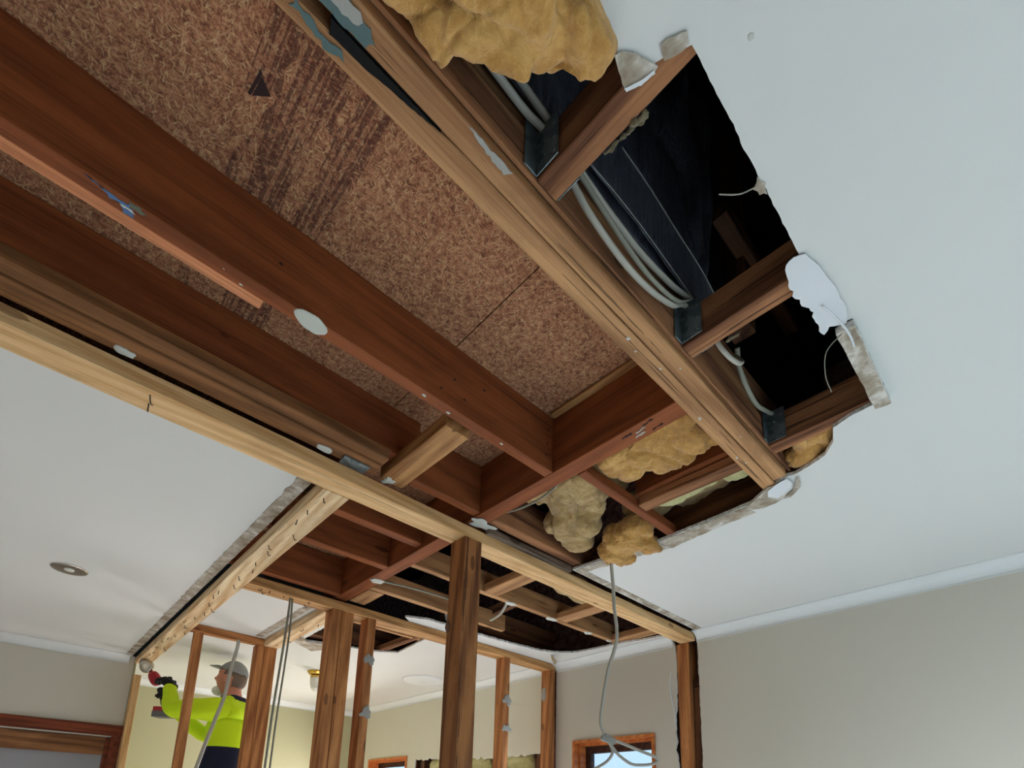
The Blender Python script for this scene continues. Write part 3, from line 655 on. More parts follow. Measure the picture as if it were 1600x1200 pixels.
beam('nogging', (2.74, 1.40, .705), (2.79, 1.4535, .745), DARKW, 'small dark block at the top of the wall chase', 'nogging')
# wall cavity behind torn lining
for y_ in (2.60, 3.05, 3.52, 4.0):
    stud('stud', (2.714, y_, FL), (2.795, y_+.045, .98), DARKW, 'dark wall stud behind the torn lining, at %s' % {2.60: 'the corner stud', 3.05: 'right of the big post foot', 3.52: 'the torn patch middle', 4.0: 'the back window'}[y_])
for y0, y1, lab in ((2.648, 3.048, 'green glasswool batt in the wall by the corner stud'), (3.098, 3.518, 'green glasswool batt in the wall behind the big post'), (3.568, 3.998, 'green glasswool batt in the wall beside the back window')):
    blob('wall_batt', [(2.755, (y0+y1)/2, 0, .034, (y1-y0)/2, .47), (2.755, (y0+y1)/2, .2, .034, (y1-y0)/2-.01, .27)], WOOLY, .014, .008, 14, .008, .002, lab, 'insulation', int(y0*10), group='batts in the end wall')
# surface marks on the timbers
def D(c, rx, ry, lab, normal='-z', ang=0, mat=DAB, seed=1, th=.004, jag=.2): return dab('adhesive_dab', c, rx, ry, mat, normal, ang, seed, th, lab, 'adhesive dab', 'dried adhesive dabs on the timbers', jag=jag)
D((.328, 1.012, 1.0115), .036, .023, 'big pale oval dab of adhesive under the large joist', ang=-.1, seed=3, th=.003, mat=paint('adhesive_pale', srgb(198, 200, 190)), jag=.1)
D((.050, 1.385, 1.005), .022, .013, 'small white dab on the battens at far left above the long plate', seed=4)
D((.530, 1.385, 1.005), .022, .014, 'white dab on the battens just before the grey plate connector', seed=5)
D((.745, 1.395, 1.0115), .020, .016, 'white dab at the end of the flat block on the long plate', seed=6, jag=.5)
D((1.125, 1.385, 1.0095), .050, .026, 'large white dab on the header just above the big post', seed=7, jag=.5)
D((1.118, 2.115, 1.0110), .030, .026, 'round white dab under the header over the small room', seed=8)
D((1.722, 1.867, 1.0110), .036, .020, 'first white dab along the narrow joist right of the big post', seed=9)
D((2.02, 1.867, 1.0110), .038, .020, 'second white dab along the narrow joist right of the big post', seed=10)
D((2.33, 1.867, 1.0110), .032, .016, 'third ragged white dab along the narrow joist near the end wall', seed=12, jag=.6)
D((2.53, 1.867, 1.0110), .020, .012, 'last tiny white dab on the narrow joist by the end wall', seed=13, jag=.5)
D((1.745, 2.415, 1.09), .032, .032, 'round white cap dab in the void right of the big post', '-y', seed=14)
for nm, (x_, y_, z_, rx, ry, lab) in enumerate(((1.288, 2.4425, .735, .028, .03, 'upper grey dab on the stud left of the big post'), (1.290, 2.4425, .46, .028, .03, 'lower grey dab on the stud left of the big post'),
        (2.250, 2.4425, .683, .034, .032, 'upper grey dab on the stud right of the big post'), (2.250, 2.4425, .505, .030, .026, 'lower grey dab on the stud right of the big post'))):
    D((x_, y_, z_), rx, ry, lab, '-y', mat=DABG, seed=20+nm, jag=.55)
D((2.6385, 2.50, .79), .05, .02, 'grey dab on the left face of the corner stud', '-x', mat=DABG, seed=31)
D((1.0715, 1.485, .63), .022, .012, 'brown dab on the left edge of the big post', '-x', mat=paint('dab_brown', srgb(120, 92, 80)), seed=32)
# paint and glue on the large joist underside
patch('blue_paint', [(-.062, 1.004), (-.02, 1.01), (.004, 1.006), (.006, 1.018), (-.025, 1.02)], 1.0118, BLUEP, big, 1, 51, .001)
patch('blue_paint', [(-.01, 1.020), (.008, 1.014), (.012, 1.031), (-.004, 1.032)], 1.0118, BLUEP, big, .6, 52, .001)
patch('glue_stain', [(.0, 1.003), (.016, 1.001), (.026, 1.008), (.02, 1.014), (.004, 1.012)], 1.0117, GREYBLOT, big, 1, 53, .001)
patch('white_scrape', [(-.018, 1.016), (.006, 1.016), (.012, 1.022), (-.006, 1.021)], 1.0119, DAB, big, .6, 54, .0012)
for x_ in (.155, .19, .335, .62, .70, .88): dab('plaster_speck', (x_, 1.018+.01*math.sin(x_*40), 1.0119), .006, .003, DAB, seed=int(x_*90), th=.001, parent=big)
for (x_, z_) in ((.25, 1.09), (.66, 1.05), (.70, 1.10), (.735, 1.06), (.80, 1.13), (1.05, 1.06), (1.055, 1.10), (1.06, 1.15)): dab('nail_hole', (x_, .9998, z_), .004, .003, INKD, '-y', seed=int(x_*77), th=.0005, parent=big)
for k_, (x_, y_) in enumerate(((1.088, .66), (1.10, .69), (1.095, .73), (1.115, .70), (1.12, .65))): patch('scuff', [(x_, y_), (x_+.006, y_-.004), (x_+.010, y_+.03), (x_+.004, y_+.028)], 1.0116, DABG if k_ % 2 else INKD, hd, 1.2, 55+k_, .001)
# grey plate connector
cn = tag(box('plate_connector', (.585, 1.365, .9995), (.665, 1.4065, 1.004), STEEL), 'galvanised nail plate on the battens beside the long plate', 'nail plate')

# ------------------------------------------------------------------ black sheeting in the roof void
sheet('black_sheet', (-.2, .485, 1.15), (1.03, .485, 1.15), (-.2, .47, 1.9), (1.19, .47, 1.9), 170, 120, .035, 6, FOIL, 'creased black plastic sheet hanging behind the cables in the ceiling opening', 'plastic sheet', 3, .02)
fl = slab('plastic_flap', rough_poly([(.59, 1.15, .5), (.75, 1.155, .4), (1.015, 1.135, .5), (1.105, 1.235, .8), (1.02, 1.27, .8), (.90, 1.285, .8), (.79, 1.30, .8), (.70, 1.31, 1), (.655, 1.29, .8)], 62, .004, .02), [], .469, .4705, [FOIL], 'y', None, 'folded lighter flap of black plastic sheet with a pale crease, above the sagging cables', 'plastic sheet')
cable('pale_crease', [(.70, .4685, 1.305), (.79, .467, 1.297), (.90, .4675, 1.283), (1.02, .467, 1.266), (1.10, .468, 1.237)], .0016, FOILE, parent=fl, flat=1, n=5)
cable('pale_crease', [(.60, .4685, 1.152), (.72, .467, 1.158), (.88, .4675, 1.152), (1.01, .467, 1.137)], .0014, FOILE, parent=fl, flat=1, n=5)
sheet('building_paper', (1.0, .61, 1.245), (2.5, .61, 1.245), (1.0, .58, 2.25), (2.5, .58, 2.25), 120, 90, .018, 12, TAR, 'glittering rough black building paper deep in the roof void', 'building paper', 8, .01)
beam('roof_strut', (1.26, .46, 1.30), (1.31, .52, 2.0), DARKW, 'dark stud deep in the roof void over the middle rafter', 'strut')
beam('roof_strut', (1.12, .44, 1.52), (1.62, .48, 1.57), DARKW, 'dark cross rail deep in the roof void', 'strut')

# ------------------------------------------------------------------ cables
cable('electrical_cable', [(-.5, .483-.006, 1.12), (.2, .477, 1.118), (.366, .476, 1.108), (.44, .476, 1.103), (.50, .474, 1.108), (.545, .473, 1.072), (.60, .472, 1.040), (.70, .472, 1.022), (.79, .472, 1.030), (.88, .472, 1.062), (.935, .472, 1.104), (1.02, .47, 1.12)], .0065, CABLE, 'lower pale flat cable sagging past the first two rafters', group='cables behind the rafters')
cable('electrical_cable', [(-.5, .474, 1.15), (.2, .472, 1.15), (.36, .470, 1.142), (.47, .468, 1.128), (.56, .468, 1.104), (.66, .468, 1.09), (.76, .468, 1.088), (.87, .468, 1.105), (.95, .468, 1.13), (1.03, .466, 1.14)], .0065, CABLE, 'upper pale flat cable sagging past the first two rafters', group='cables behind the rafters')
cable('electrical_cable', [(.55, .462, 1.085), (.62, .458, 1.055), (.72, .458, 1.034), (.80, .460, 1.040), (.88, .462, 1.066), (.935, .462, 1.112)], .005, CABLED, 'thin dusty cable between the two pale flat cables', group='cables behind the rafters')
cable('electrical_cable', [(.99, .450, 1.09), (1.01, .438, 1.035), (1.04, .43, 1.016), (1.08, .425, 1.020), (1.115, .43, 1.05), (1.13, .45, 1.09)], .006, CABLE, 'short looped white cable just past the middle rafter', flat=.8)
cable('electrical_cable', [(1.12, .44, 1.10), (1.15, .45, 1.075), (1.20, .455, 1.05), (1.28, .465, 1.055), (1.36, .47, 1.085), (1.42, .472, 1.11)], .006, CABLED, 'dusty cable running from the looped cable to the last rafter', flat=.8)
cable('electrical_cable', [(1.145, 1.00, 1.035), (1.148, 1.09, 1.008), (1.150, 1.20, 1.010), (1.15, 1.30, 1.03)], .0035, CABLED, 'thin grey wire along the header beside the dusty batts', flat=1)
cable('electrical_cable', [(1.15, 2.12, 1.02), (1.30, 2.13, 1.04), (1.5, 2.15, 1.06), (1.68, 2.19, 1.075), (1.9, 2.25, 1.10)], .006, CABLED, 'white cable lying over the small room behind the big post', flat=.7)
cable('electrical_cable', [(1.735, 1.90, 1.04), (1.76, 1.98, 1.0), (1.79, 2.08, 1.0), (1.81, 2.12, 1.01)], .008, CABLE, 'short white cable end poking down beside the narrow joist', flat=.7)
cable('electrical_cable', [(.920, 3.38, .955), (.916, 3.37, .90), (.895, 3.36, .75), (.880, 3.35, .60), (.845, 3.34, .45), (.80, 3.33, .25), (.76, 3.33, 0), (.75, 3.32, -.4)], .010, CABLE, 'thick grey cable pair hanging in front of the worker', flat=.5)
hc = cable('electrical_cable', [(.872, 2.478, .956), (.870, 2.478, .80), (.863, 2.478, .6), (.856, 2.478, .42), (.853, 2.478, .2), (.85, 2.478, -.3)], .0055, CABLED, 'left of two thin grey cables hanging from the second plate', flat=1)
cable('electrical_cable', [(.884, 2.484, .956), (.889, 2.484, .80), (.885, 2.484, .6), (.879, 2.484, .42), (.876, 2.484, .2), (.875, 2.484, -.3)], .0045, CABLED, 'right of two thin grey cables hanging from the second plate', flat=1)
# dropped cable with connector in front of the window
hx, hy = 1.62, 1.19
drop = [(1.630, 1.185, 1.01), (1.638, 1.193, .974), (1.665, 1.205, .88), (1.677, 1.21, .801), (1.698, 1.215, .72), (1.704, 1.225, .66), (1.700, 1.263, .552), (1.706, 1.295, .428), (1.713, 1.309, .353), (1.735, 1.305, .305)]
cable('electrical_cable', drop, .007, CABLE, 'grey cable dropping from the hanging batt down to a connector before the window', flat=.75)
ct = empty('cable_connector', (1.745, 1.30, .292), 'small grey cable connector at the bottom of the dropped cable', 'connector')
o = box('housing', (1.718, 1.286, .278), (1.778, 1.314, .304), DABG, ct, .004); o.rotation_euler = (0, .35, -.75)
box('clip', (1.728, 1.292, .302), (1.746, 1.308, .312), DABG, ct, .002)
cable('cable_tail', [(1.758, 1.293, .292), (1.80, 1.26, .275), (1.85, 1.22, .25), (1.895, 1.182, .228), (1.905, 1.178, .212), (1.89, 1.195, .200), (1.86, 1.225, .195), (1.829, 1.254, .200), (1.785, 1.283, .236), (1.753, 1.299, .280)], .0065, CABLE, parent=ct, flat=1)
cable('cable_tail', [(1.754, 1.30, .280), (1.770, 1.296, .243), (1.76, 1.318, .205), (1.722, 1.362, .171), (1.68, 1.409, .147)], .006, CABLE, parent=ct, flat=1)

# ------------------------------------------------------------------ insulation
blob('insulation_batt', [(.366, .356, 1.008, .070, .042, .032, -.75), (.422, .318, 1.0, .024, .024, .022), (.30, .375, 1.0, .075, .06, .04, -.4), (.395, .325, 1.0, .035, .035, .03), (.18, .39, 1.02, .12, .085, .04), (.255, .445, 1.005, .030, .030, .030), (.268, .458, .995, .014, .016, .024), (.05, .40, 1.03, .2, .09, .05), (-.2, .40, 1.05, .3, .09, .06)], WOOL, .005, .006, 9, .012, .0012, 'large golden glasswool batt bulging out of the opening at the top of the picture', 'insulation', 1, sq=.6)
blob('insulation_batt', [(1.235, .84, 1.065, .085, .085, .05), (1.27, .72, 1.075, .12, .11, .045), (1.33, .65, 1.09, .06, .06, .045), (1.20, .66, 1.10, .06, .08, .06)], WOOL, .006, .006, 9, .012, .0012, 'golden batt bulging between the header and the split joist', 'insulation', 2)
blob('insulation_batt', [(1.25, 1.05, 1.075, .10, .09, .05, .3), (1.34, 1.12, 1.09, .12, .11, .05, .6), (1.42, 1.21, 1.065, .10, .10, .05), (1.22, 1.17, 1.12, .07, .10, .05), (1.51, 1.26, 1.06, .06, .06, .05)], WOOLG, .006, .007, 10, .015, .0014, 'dusty brown batt sagging between the header and the thin red batten', 'insulation', 3)
blob('insulation_batt', [(1.43, 1.14, 1.26, .20, .16, .030)], WOOLG, .009, .008, 10, .015, .0014, 'shadowed batt laid flat above the sagging dusty batt', 'insulation', 13)
blob('insulation_clump', [(1.60, 1.10, 1.03, .085, .075, .06), (1.615, 1.17, .990, .045, .045, .030), (1.575, 1.175, 1.0, .03, .03, .03), (1.57, 1.02, 1.04, .06, .05, .045), (1.66, 1.15, 1.0, .045, .05, .035), (1.66, 1.04, 1.005, .05, .045, .030)], WOOL, .005, .010, 26, .010, .0022, 'ragged golden tuft hanging through the ceiling around the dropped cable', 'insulation', 4)
blob('insulation_batt', [(1.515, .40, 1.055, .07, .06, .035), (1.56, .44, 1.05, .045, .06, .035), (1.49, .36, 1.06, .05, .045, .035)], WOOL, .005, .008, 18, .012, .0014, 'small golden batt showing between the last rafter and the curved ceiling edge', 'insulation', 5)
blob('insulation_batt', [(1.53, .62, 1.075, .05, .07, .03), (1.52, .78, 1.080, .045, .10, .03), (1.53, .86, 1.075, .04, .05, .03)], WOOLY, .006, .006, 14, .008, .0012, 'flattened green-yellow batt edge beside the rough nogging', 'insulation', 6)
blob('insulation_batt', [(1.62, .82, 1.16, .10, .14, .05), (1.60, 1.0, 1.14, .08, .10, .05)], WOOLG, .009, .01, 14, .012, .0014, 'grimy batt in the dark gap left of the scraped ceiling edge', 'insulation', 7)
blob('insulation_batt', [(1.86, 1.60, 1.075, .13, .07, .045), (1.97, 1.62, 1.07, .08, .06, .04)], WOOLG, .007, .007, 14, .010, .0012, 'dull batt lying over the flat blocks beyond the long plate', 'insulation', 8)
blob('insulation_batt', [(2.34, 1.60, 1.085, .10, .06, .04)], WOOLG, .007, .007, 14, .010, .0012, 'little pale batt over the last two flat blocks', 'insulation', 9)
blob('dust_tuft', [(.533, .345, 1.012, .006, .020, .003), (.536, .322, 1.012, .006, .012, .003), (.532, .375, 1.012, .004, .014, .003)], DUST, .002, .006, 90, .004, .002, 'fluffy dust tuft clinging to the edge of the first rafter', 'dust tuft', 10)
blob('dust_tuft', [(.998, .40, 1.012, .006, .018, .003)], DUST, .002, .004, 90, .003, .002, 'grey fluff clinging to the edge of the middle rafter', 'dust tuft', 11)

# ------------------------------------------------------------------ windows and door
def window(nm, y0, y1, ztop, zbot, kind_mat=WFRAME):
    W = empty(nm, (2.70, (y0+y1)/2, zbot), kind='structure')
    t = .018
    box('lining', (2.69, y0, ztop-t), (2.87, y1, ztop), kind_mat, W); box('lining', (2.69, y0, zbot), (2.87, y1, zbot+t), kind_mat, W)
    box('lining', (2.69, y0, zbot+t), (2.87, y0+t, ztop-t), kind_mat, W); box('lining', (2.69, y1-t, zbot+t), (2.87, y1, ztop-t), kind_mat, W)
    box('stop', (2.735, y0+t, ztop-t-.014), (2.79, y1-t, ztop-t), kind_mat, W)
    for a, b_ in ((y0+t, y0+t+.014), (y1-t-.014, y1-t)): box('stop', (2.735, a, zbot+t), (2.79, b_, ztop-t-.014), kind_mat, W)
    a0, a1, zt, zb = y0+t+.002, y1-t-.002, ztop-t-.002, zbot+t
    S_ = box('sash', (2.80, a0, zt-.055), (2.84, a1, zt), DKFRAME, W, .003)
    box('sash', (2.80, a0, zb), (2.84, a1, zb+.05), DKFRAME, W, .003)
    box('sash', (2.80, a0, zb+.05), (2.84, a0+.045, zt-.055), DKFRAME, W, .003); box('sash', (2.80, a1-.045, zb+.05), (2.84, a1, zt-.055), DKFRAME, W, .003)
    box('pane', (2.818, a0+.045, zb+.05), (2.822, a1-.045, zt-.055), GLASS, W)
    return W
window('window_1', 1.682, 2.288, .460, -.748)
window('window_2', 4.252, 4.948, .470, -.598)
# ground and a distant pale fence outside the windows
box('ground', (2.92, -8, FL-.3), (30, 14, FL-.2), simple('outside_ground', srgb(150, 140, 120), .9, .1), kind='structure')

Dd = empty('door_1', (-.5, 4.54, FL), kind='structure')
def prof_strip(x0, x1, z0, z1, y, mat, nm='architrave'):
    return box(nm, (x0, y, z0), (x1, 4.5395, z1), mat, Dd, .004)
prof_strip(-1.70, .600, .428, .503, 4.522, VARN); prof_strip(-1.70, .594, .488, .500, 4.514, VARN, 'bead'); prof_strip(-1.70, .566, .440, .458, 4.514, VARN, 'bead')
box('architrave', (.527, 4.522, FL), (.5855, 4.5395, .427), VARN, Dd, .004); box('bead', (.570, 4.513, FL), (.582, 4.5215, .46), VARN, Dd, .003); box('bead', (.532, 4.513, FL), (.546, 4.5215, .43), VARN, Dd, .003)
box('door_head', (-1.6, 4.556, .30), (.505, 4.60, .418), timber('door_rail', srgb(160, 112, 72), srgb(104, 66, 40), knots=False), Dd, .003)
box('jamb', (.506, 4.556, FL), (.543, 4.66, .418), VARN, Dd, .003)
box('pane', (-1.6, 4.58, FL+.1), (.505, 4.588, .30), simple('frosted_pane', srgb(150, 150, 156), .35, .5), Dd)

# ------------------------------------------------------------------ fittings on the ceilings
dl = empty('downlight', (.086, 2.994, 1.0), 'round recessed downlight in the left ceiling', 'downlight')
a = link('trim_ring', lathe([(.055, -.0045), (.066, -.004), (.068, -.0005), (.052, -.0005), (.046, -.001), (.046, -.0035)], 40), CHROME, dl, True)
a = link('reflector', lathe([(.045, -.0004), (.046, -.0025), (.040, -.003), (.02, -.0012)], 40), simple('reflector', srgb(120, 110, 100), .3, .5, .8), dl, True)
a = link('lamp', lathe([(.004, -.011), (.016, -.009), (.020, -.004), (.020, -.0032)], 24), OPAL, dl, True)
vt = empty('ceiling_vent', (2.34, 3.53, 1.0), 'round white exhaust vent in the back room ceiling', 'vent')
link('rim', lathe([(.125, -.020), (.150, -.014), (.168, -.002), (.168, -.0005), (.12, -.0005), (.118, -.012)], 48), CORN, vt, True)
link('grille', lathe([(.02, -.019), (.10, -.017), (.117, -.012), (.117, -.004)], 48), simple('vent_grille', srgb(138, 134, 128), .6), vt, True)
link('boss', lathe([(.012, -.024), (.022, -.022), (.024, -.0192)], 24), CORN, vt, True)
lt = empty('ceiling_light', (1.660, 3.94, 1.0), 'brass ceiling light with opal glass shade, left of the paired studs', 'ceiling light')
link('brass_gallery', lathe([(.045, -.030), (.062, -.026), (.075, -.010), (.080, -.002), (.05, -.0005)], 40), BRASS, lt, True)
link('neck', lathe([(.052, -.048), (.054, -.038), (.046, -.031), (.03, -.031)], 40), BRASS, lt, True)
link('glass_shade', lathe([(.01, -.155), (.030, -.148), (.044, -.125), (.052, -.09), (.054, -.06), (.050, -.0485), (.03, -.0485)], 40), OPAL, lt, True)

# ------------------------------------------------------------------ worker on a step platform
WB = Vector((1.095, 3.935, -.80)); YW = math.atan2(.72, -.69)   # faces the end of the raking plate
HV = paint('hi_vis_yellow', srgb(206, 240, 30), .06, .2, .75); NAVY = paint('navy_cloth', srgb(28, 32, 56), .1, .2, .85)
SKIN = paint('skin', srgb(205, 140, 118), .06, .1, .55); GLOVE = paint('black_glove', srgb(28, 28, 30), .1, .3, .7)
CAP = paint('grey_cap', srgb(150, 152, 150), .08, .2, .85); MASK = paint('white_mask', srgb(226, 226, 220), .04, .2, .8)
HAIR = paint('grey_hair', srgb(120, 104, 92), .2, .5, .9); RTOOL = simple('red_tool_plastic', srgb(170, 30, 46), .4); KTOOL = simple('black_tool_plastic', srgb(30, 30, 33), .5)
GTOOL = simple('grey_battery_plastic', srgb(104, 104, 106), .5)
def skin_mesh(verts, edges, radii, root=0, sub=2, smooth_it=0):
    me = bpy.data.meshes.new('sk'); me.from_pydata(verts, edges, []); o = bpy.data.objects.new('tmp', me); C.objects.link(o)
    m = o.modifiers.new('skin', 'SKIN'); m.use_smooth_shade = True
    for i, v in enumerate(me.skin_vertices[0].data):
        r = radii[i]; v.radius = r if isinstance(r, tuple) else (r, r); v.use_root = (i == root)
    s = o.modifiers.new('sub', 'SUBSURF'); s.levels = sub; s.render_levels = sub
    dg = bpy.context.evaluated_depsgraph_get(); out = bpy.data.meshes.new_from_object(o.evaluated_get(dg))
    bpy.data.objects.remove(o); return out
wk = empty('person', tuple(WB), 'worker in yellow high-visibility shirt, grey cap and gloves reaching up with a red tool', 'person', rz=YW)
def wpart(name, me, mat, parent=wk):
    o = link(name, me, mat, parent, True); return o
# local frame: x forward, y to the worker's left (towards the camera), z up from the soles
V = [(0, 0, .92), (0, 0, 1.06), (.005, 0, 1.22), (.0, 0, 1.36), (-.005, 0, 1.44), (.005, 0, 1.50), (.015, 0, 1.55), (.02, 0, 1.60),
     (.0, .10, 1.405), (.03, .185, 1.39), (.18, .225, 1.385), (.27, .225, 1.375), (.325, .165, 1.465), (.385, .11, 1.560),
     (.0, -.10, 1.405), (.03, -.185, 1.38), (.15, -.20, 1.30), (.27, -.17, 1.265), (.35, -.10, 1.34), (.415, -.02, 1.425),
     (0, .09, .88), (.02, .10, .66), (.02, .105, .46), (.0, .11, .27), (-.02, .11, .08), (.10, .115, .035),
     (0, -.09, .88), (.02, -.10, .66), (.02, -.105, .46), (.0, -.11, .27), (-.02, -.11, .08), (.10, -.115, .035)]
E_ = [(0, 1), (1, 2), (2, 3), (3, 4), (4, 5), (5, 6), (6, 7), (4, 8), (8, 9), (9, 10), (10, 11), (11, 12), (12, 13), (4, 14), (14, 15), (15, 16), (16, 17), (17, 18), (18, 19),
      (0, 20), (20, 21), (21, 22), (22, 23), (23, 24), (24, 25), (0, 26), (26, 27), (27, 28), (28, 29), (29, 30), (30, 31)]
R_ = [(.125, .15), (.12, .145), (.12, .155), (.125, .17), (.09, .11), .058, .055, .055, (.075, .075), .068, .054, .044, .036, .026, (.075, .075), .068, .054, .044, .036, .026,
      .09, .078, .062, .054, .042, .038, .09, .078, .062, .054, .042, .038]
bodym = skin_mesh(V, E_, R_, 0, 2)
wpart('body', bodym, SKIN)
def garment(name, keep, grow, mats, wr, pick=None):
    bm = bmesh.new(); bm.from_mesh(bodym); bm.normal_update()
    bmesh.ops.delete(bm, geom=[f for f in bm.faces if not keep(f.calc_center_median())], context='FACES')
    bmesh.ops.subdivide_edges(bm, edges=bm.edges[:], cuts=1, use_grid_fill=True, smooth=1); bm.normal_update()
    for v in bm.verts: v.co += v.normal*(grow+noise.noise(v.co*14)*wr+noise.noise(v.co*36)*wr*.4)
    me = bpy.data.meshes.new(name); bm.to_mesh(me); bm.free()
    o = wpart(name, me, mats[0])
    for m in mats[1:]: me.materials.append(m)
    me.materials.clear()
    for m in mats: me.materials.append(m)
    if pick:
        for p in me.polygons: p.material_index = pick(p.center)
    so = o.modifiers.new('t', 'SOLIDIFY'); so.thickness = .003; so.offset = -1
    return o
WL, WR_ = Vector((.385, .11, 1.560)), Vector((.415, -.02, 1.425))
def shirt_keep(c): return c.z > .97 and (c-WL).length > .035 and (c-WR_).length > .035 and not (c.z > 1.50 and abs(c.y) < .1 and c.x < .2)
def shirt_pick(c):
    if c.z < 1.15 and c.x < .2 and abs(c.y) < .2: return 1
    if c.z > 1.475 and abs(c.y) < .09 and c.x < .2: return 1
    if c.x > .36 and (c.z < 1.44 if c.y > 0 else c.z < 1.36) and c.y > .17: return 1
    return 0
garment('shirt', shirt_keep, .013, [HV, NAVY], .007, shirt_pick)
garment('trousers', lambda c: .12 < c.z < 1.0 and abs(c.y) < .22, .010, [NAVY], .006)
for s_ in (1, -1):
    o = wpart('boot', skin_mesh([(-.03, .11*s_, .16), (-.03, .11*s_, .075), (.05, .115*s_, .055), (.14, .12*s_, .05)], [(0, 1), (1, 2), (2, 3)], [.058, .056, .052, .045], 0, 2), paint('boot_%d' % s_, srgb(120, 90, 60)))
# head
def head_mesh():
    bm = bmesh.new(); bmesh.ops.create_icosphere(bm, subdivisions=5, radius=1)
    for v in bm.verts:
        x, y, z = v.co
        w_ = .078*(1-.16*max(0, -z)); fwd = .098
        X, Y, Z = x*fwd, y*w_, z*.118
        if x > 0 and z < 0: X *= 1-.10*(-z); Y *= 1-.25*(-z)**1.5
        if z < -.25 and x < 0: X *= 1-.45*min(1, (-z-.25)*1.4)
        f = max(0, x)
        g = lambda a, b_, s: math.exp(-((y*.078-a)**2+(Z-b_)**2)/(s*s))
        if f > .3:
            nose = math.exp(-(Y/.013)**2)*max(0, 1-abs((Z+.018)/.034))
            X += nose*(.030*(1-max(0, (Z+.018)/.034)*.7))
            for sgn in (1, -1):
                X -= .012*math.exp(-((Y-sgn*.030)**2/(.016**2)+(Z-.012)**2/(.010**2)))
                X += .004*math.exp(-((Y-sgn*.030)**2/(.02**2)+(Z-.032)**2/(.008**2)))
                X += .004*math.exp(-((Y-sgn*.035)**2+(Z+.025)**2)/(.02**2))
            X += .006*math.exp(-(Y/.022)**2-((Z+.052)/.006)**2)+.006*math.exp(-(Y/.020)**2-((Z+.066)/.006)**2)-.005*math.exp(-(Y/.022)**2-((Z+.059)/.0035)**2)
            X += .010*math.exp(-(Y/.02)**2-((Z+.098)/.014)**2)
        v.co = (X, Y, Z)
    me = bpy.data.meshes.new('h'); bm.to_mesh(me); bm.free(); return me
hd_ = wpart('head', head_mesh(), SKIN); HC = Vector((.035, 0, 1.635)); hd_.location = HC; hd_.rotation_euler = (0, -.22, 0)
for s_ in (1, -1):
    ear = bmesh.new(); bmesh.ops.create_icosphere(ear, subdivisions=3, radius=1)
    for v in ear.verts:
        x, y, z = v.co; rr = math.hypot(x, z); v.co = (x*.017*(1.1 if z > 0 else .8), y*.008-(.006*s_ if rr < .55 and y*s_ > 0 else 0), z*.031)
    me = bpy.data.meshes.new('e'); ear.to_mesh(me); ear.free(); o = wpart('ear', me, SKIN, hd_); o.location = (-.008, .077*s_, -.012); o.rotation_euler = (.0, .15, .35*s_)
    eye = bmesh.new(); bmesh.ops.create_icosphere(eye, subdivisions=2, radius=.0115); me = bpy.data.meshes.new('ey'); eye.to_mesh(me); eye.free()
    o = wpart('eye', me, simple('eye_white%d' % s_, srgb(225, 220, 215), .2), hd_); o.location = (.071, .030*s_, .010)
    pu = bmesh.new(); bmesh.ops.create_icosphere(pu, subdivisions=2, radius=.0055); me = bpy.data.meshes.new('pu'); pu.to_mesh(me); pu.free()
    o = wpart('iris', me, simple('iris%d' % s_, srgb(50, 40, 36), .2), hd_); o.location = (.0775, .030*s_, .011)
# hair at the back and sides below the cap
def shell(zmin, zmax, grow, xcut=None, frontcut=None):
    me = head_mesh(); bm = bmesh.new(); bm.from_mesh(me); bm.normal_update()
    dele = [v for v in bm.verts if v.co.z < zmin(v.co) or v.co.z > zmax(v.co)]
    bmesh.ops.delete(bm, geom=dele, context='VERTS')
    for v in bm.verts: v.co = Vector((v.co.x*grow, v.co.y*grow, v.co.z*grow))
    m2 = bpy.data.meshes.new('s'); bm.to_mesh(m2); bm.free(); return m2
hr = wpart('hair', shell(lambda c: -.055 if c.x < -.045 else (.015 if c.x < .02 else 9), lambda c: .06, 1.03), HAIR, hd_)
hr.modifiers.new('t', 'SOLIDIFY').thickness = .004
cp = wpart('cap', shell(lambda c: .040+c.x*.08, lambda c: 9, 1.10), CAP, hd_); cp.modifiers.new('t', 'SOLIDIFY').thickness = .003
# brim
vs, fs = [], []
N = 18
for i in range(N+1):
    a_ = -1.15+2.3*i/N
    for k, (rad, dz) in enumerate(((.088, 0), (.125, .004), (.165, -.006), (.168, -.007))):
        x_ = math.cos(a_)*(.098 if k == 0 else rad*1.05); y_ = math.sin(a_)*(.080 if k == 0 else .080+(rad-.088)*.1)
        vs.append((x_, y_, .048+dz-.10*y_*y_*12*.3+(.012 if k else 0)))
for i in range(N):
    for k in range(3): a_ = i*4+k; fs.append((a_, a_+4, a_+5, a_+1))
br = wpart('brim', mesh(vs, fs), CAP, cp); br.modifiers.new('t', 'SOLIDIFY').thickness = .004
# dust mask pulled under the chin
mk = bmesh.new(); bmesh.ops.create_icosphere(mk, subdivisions=4, radius=1)
for v in mk.verts: v.co = (v.co.x*.040+.062, v.co.y*.045, v.co.z*.034-.100)
me = bpy.data.meshes.new('mk'); mk.to_mesh(me); mk.free(); wpart('dust_mask', me, MASK, hd_)
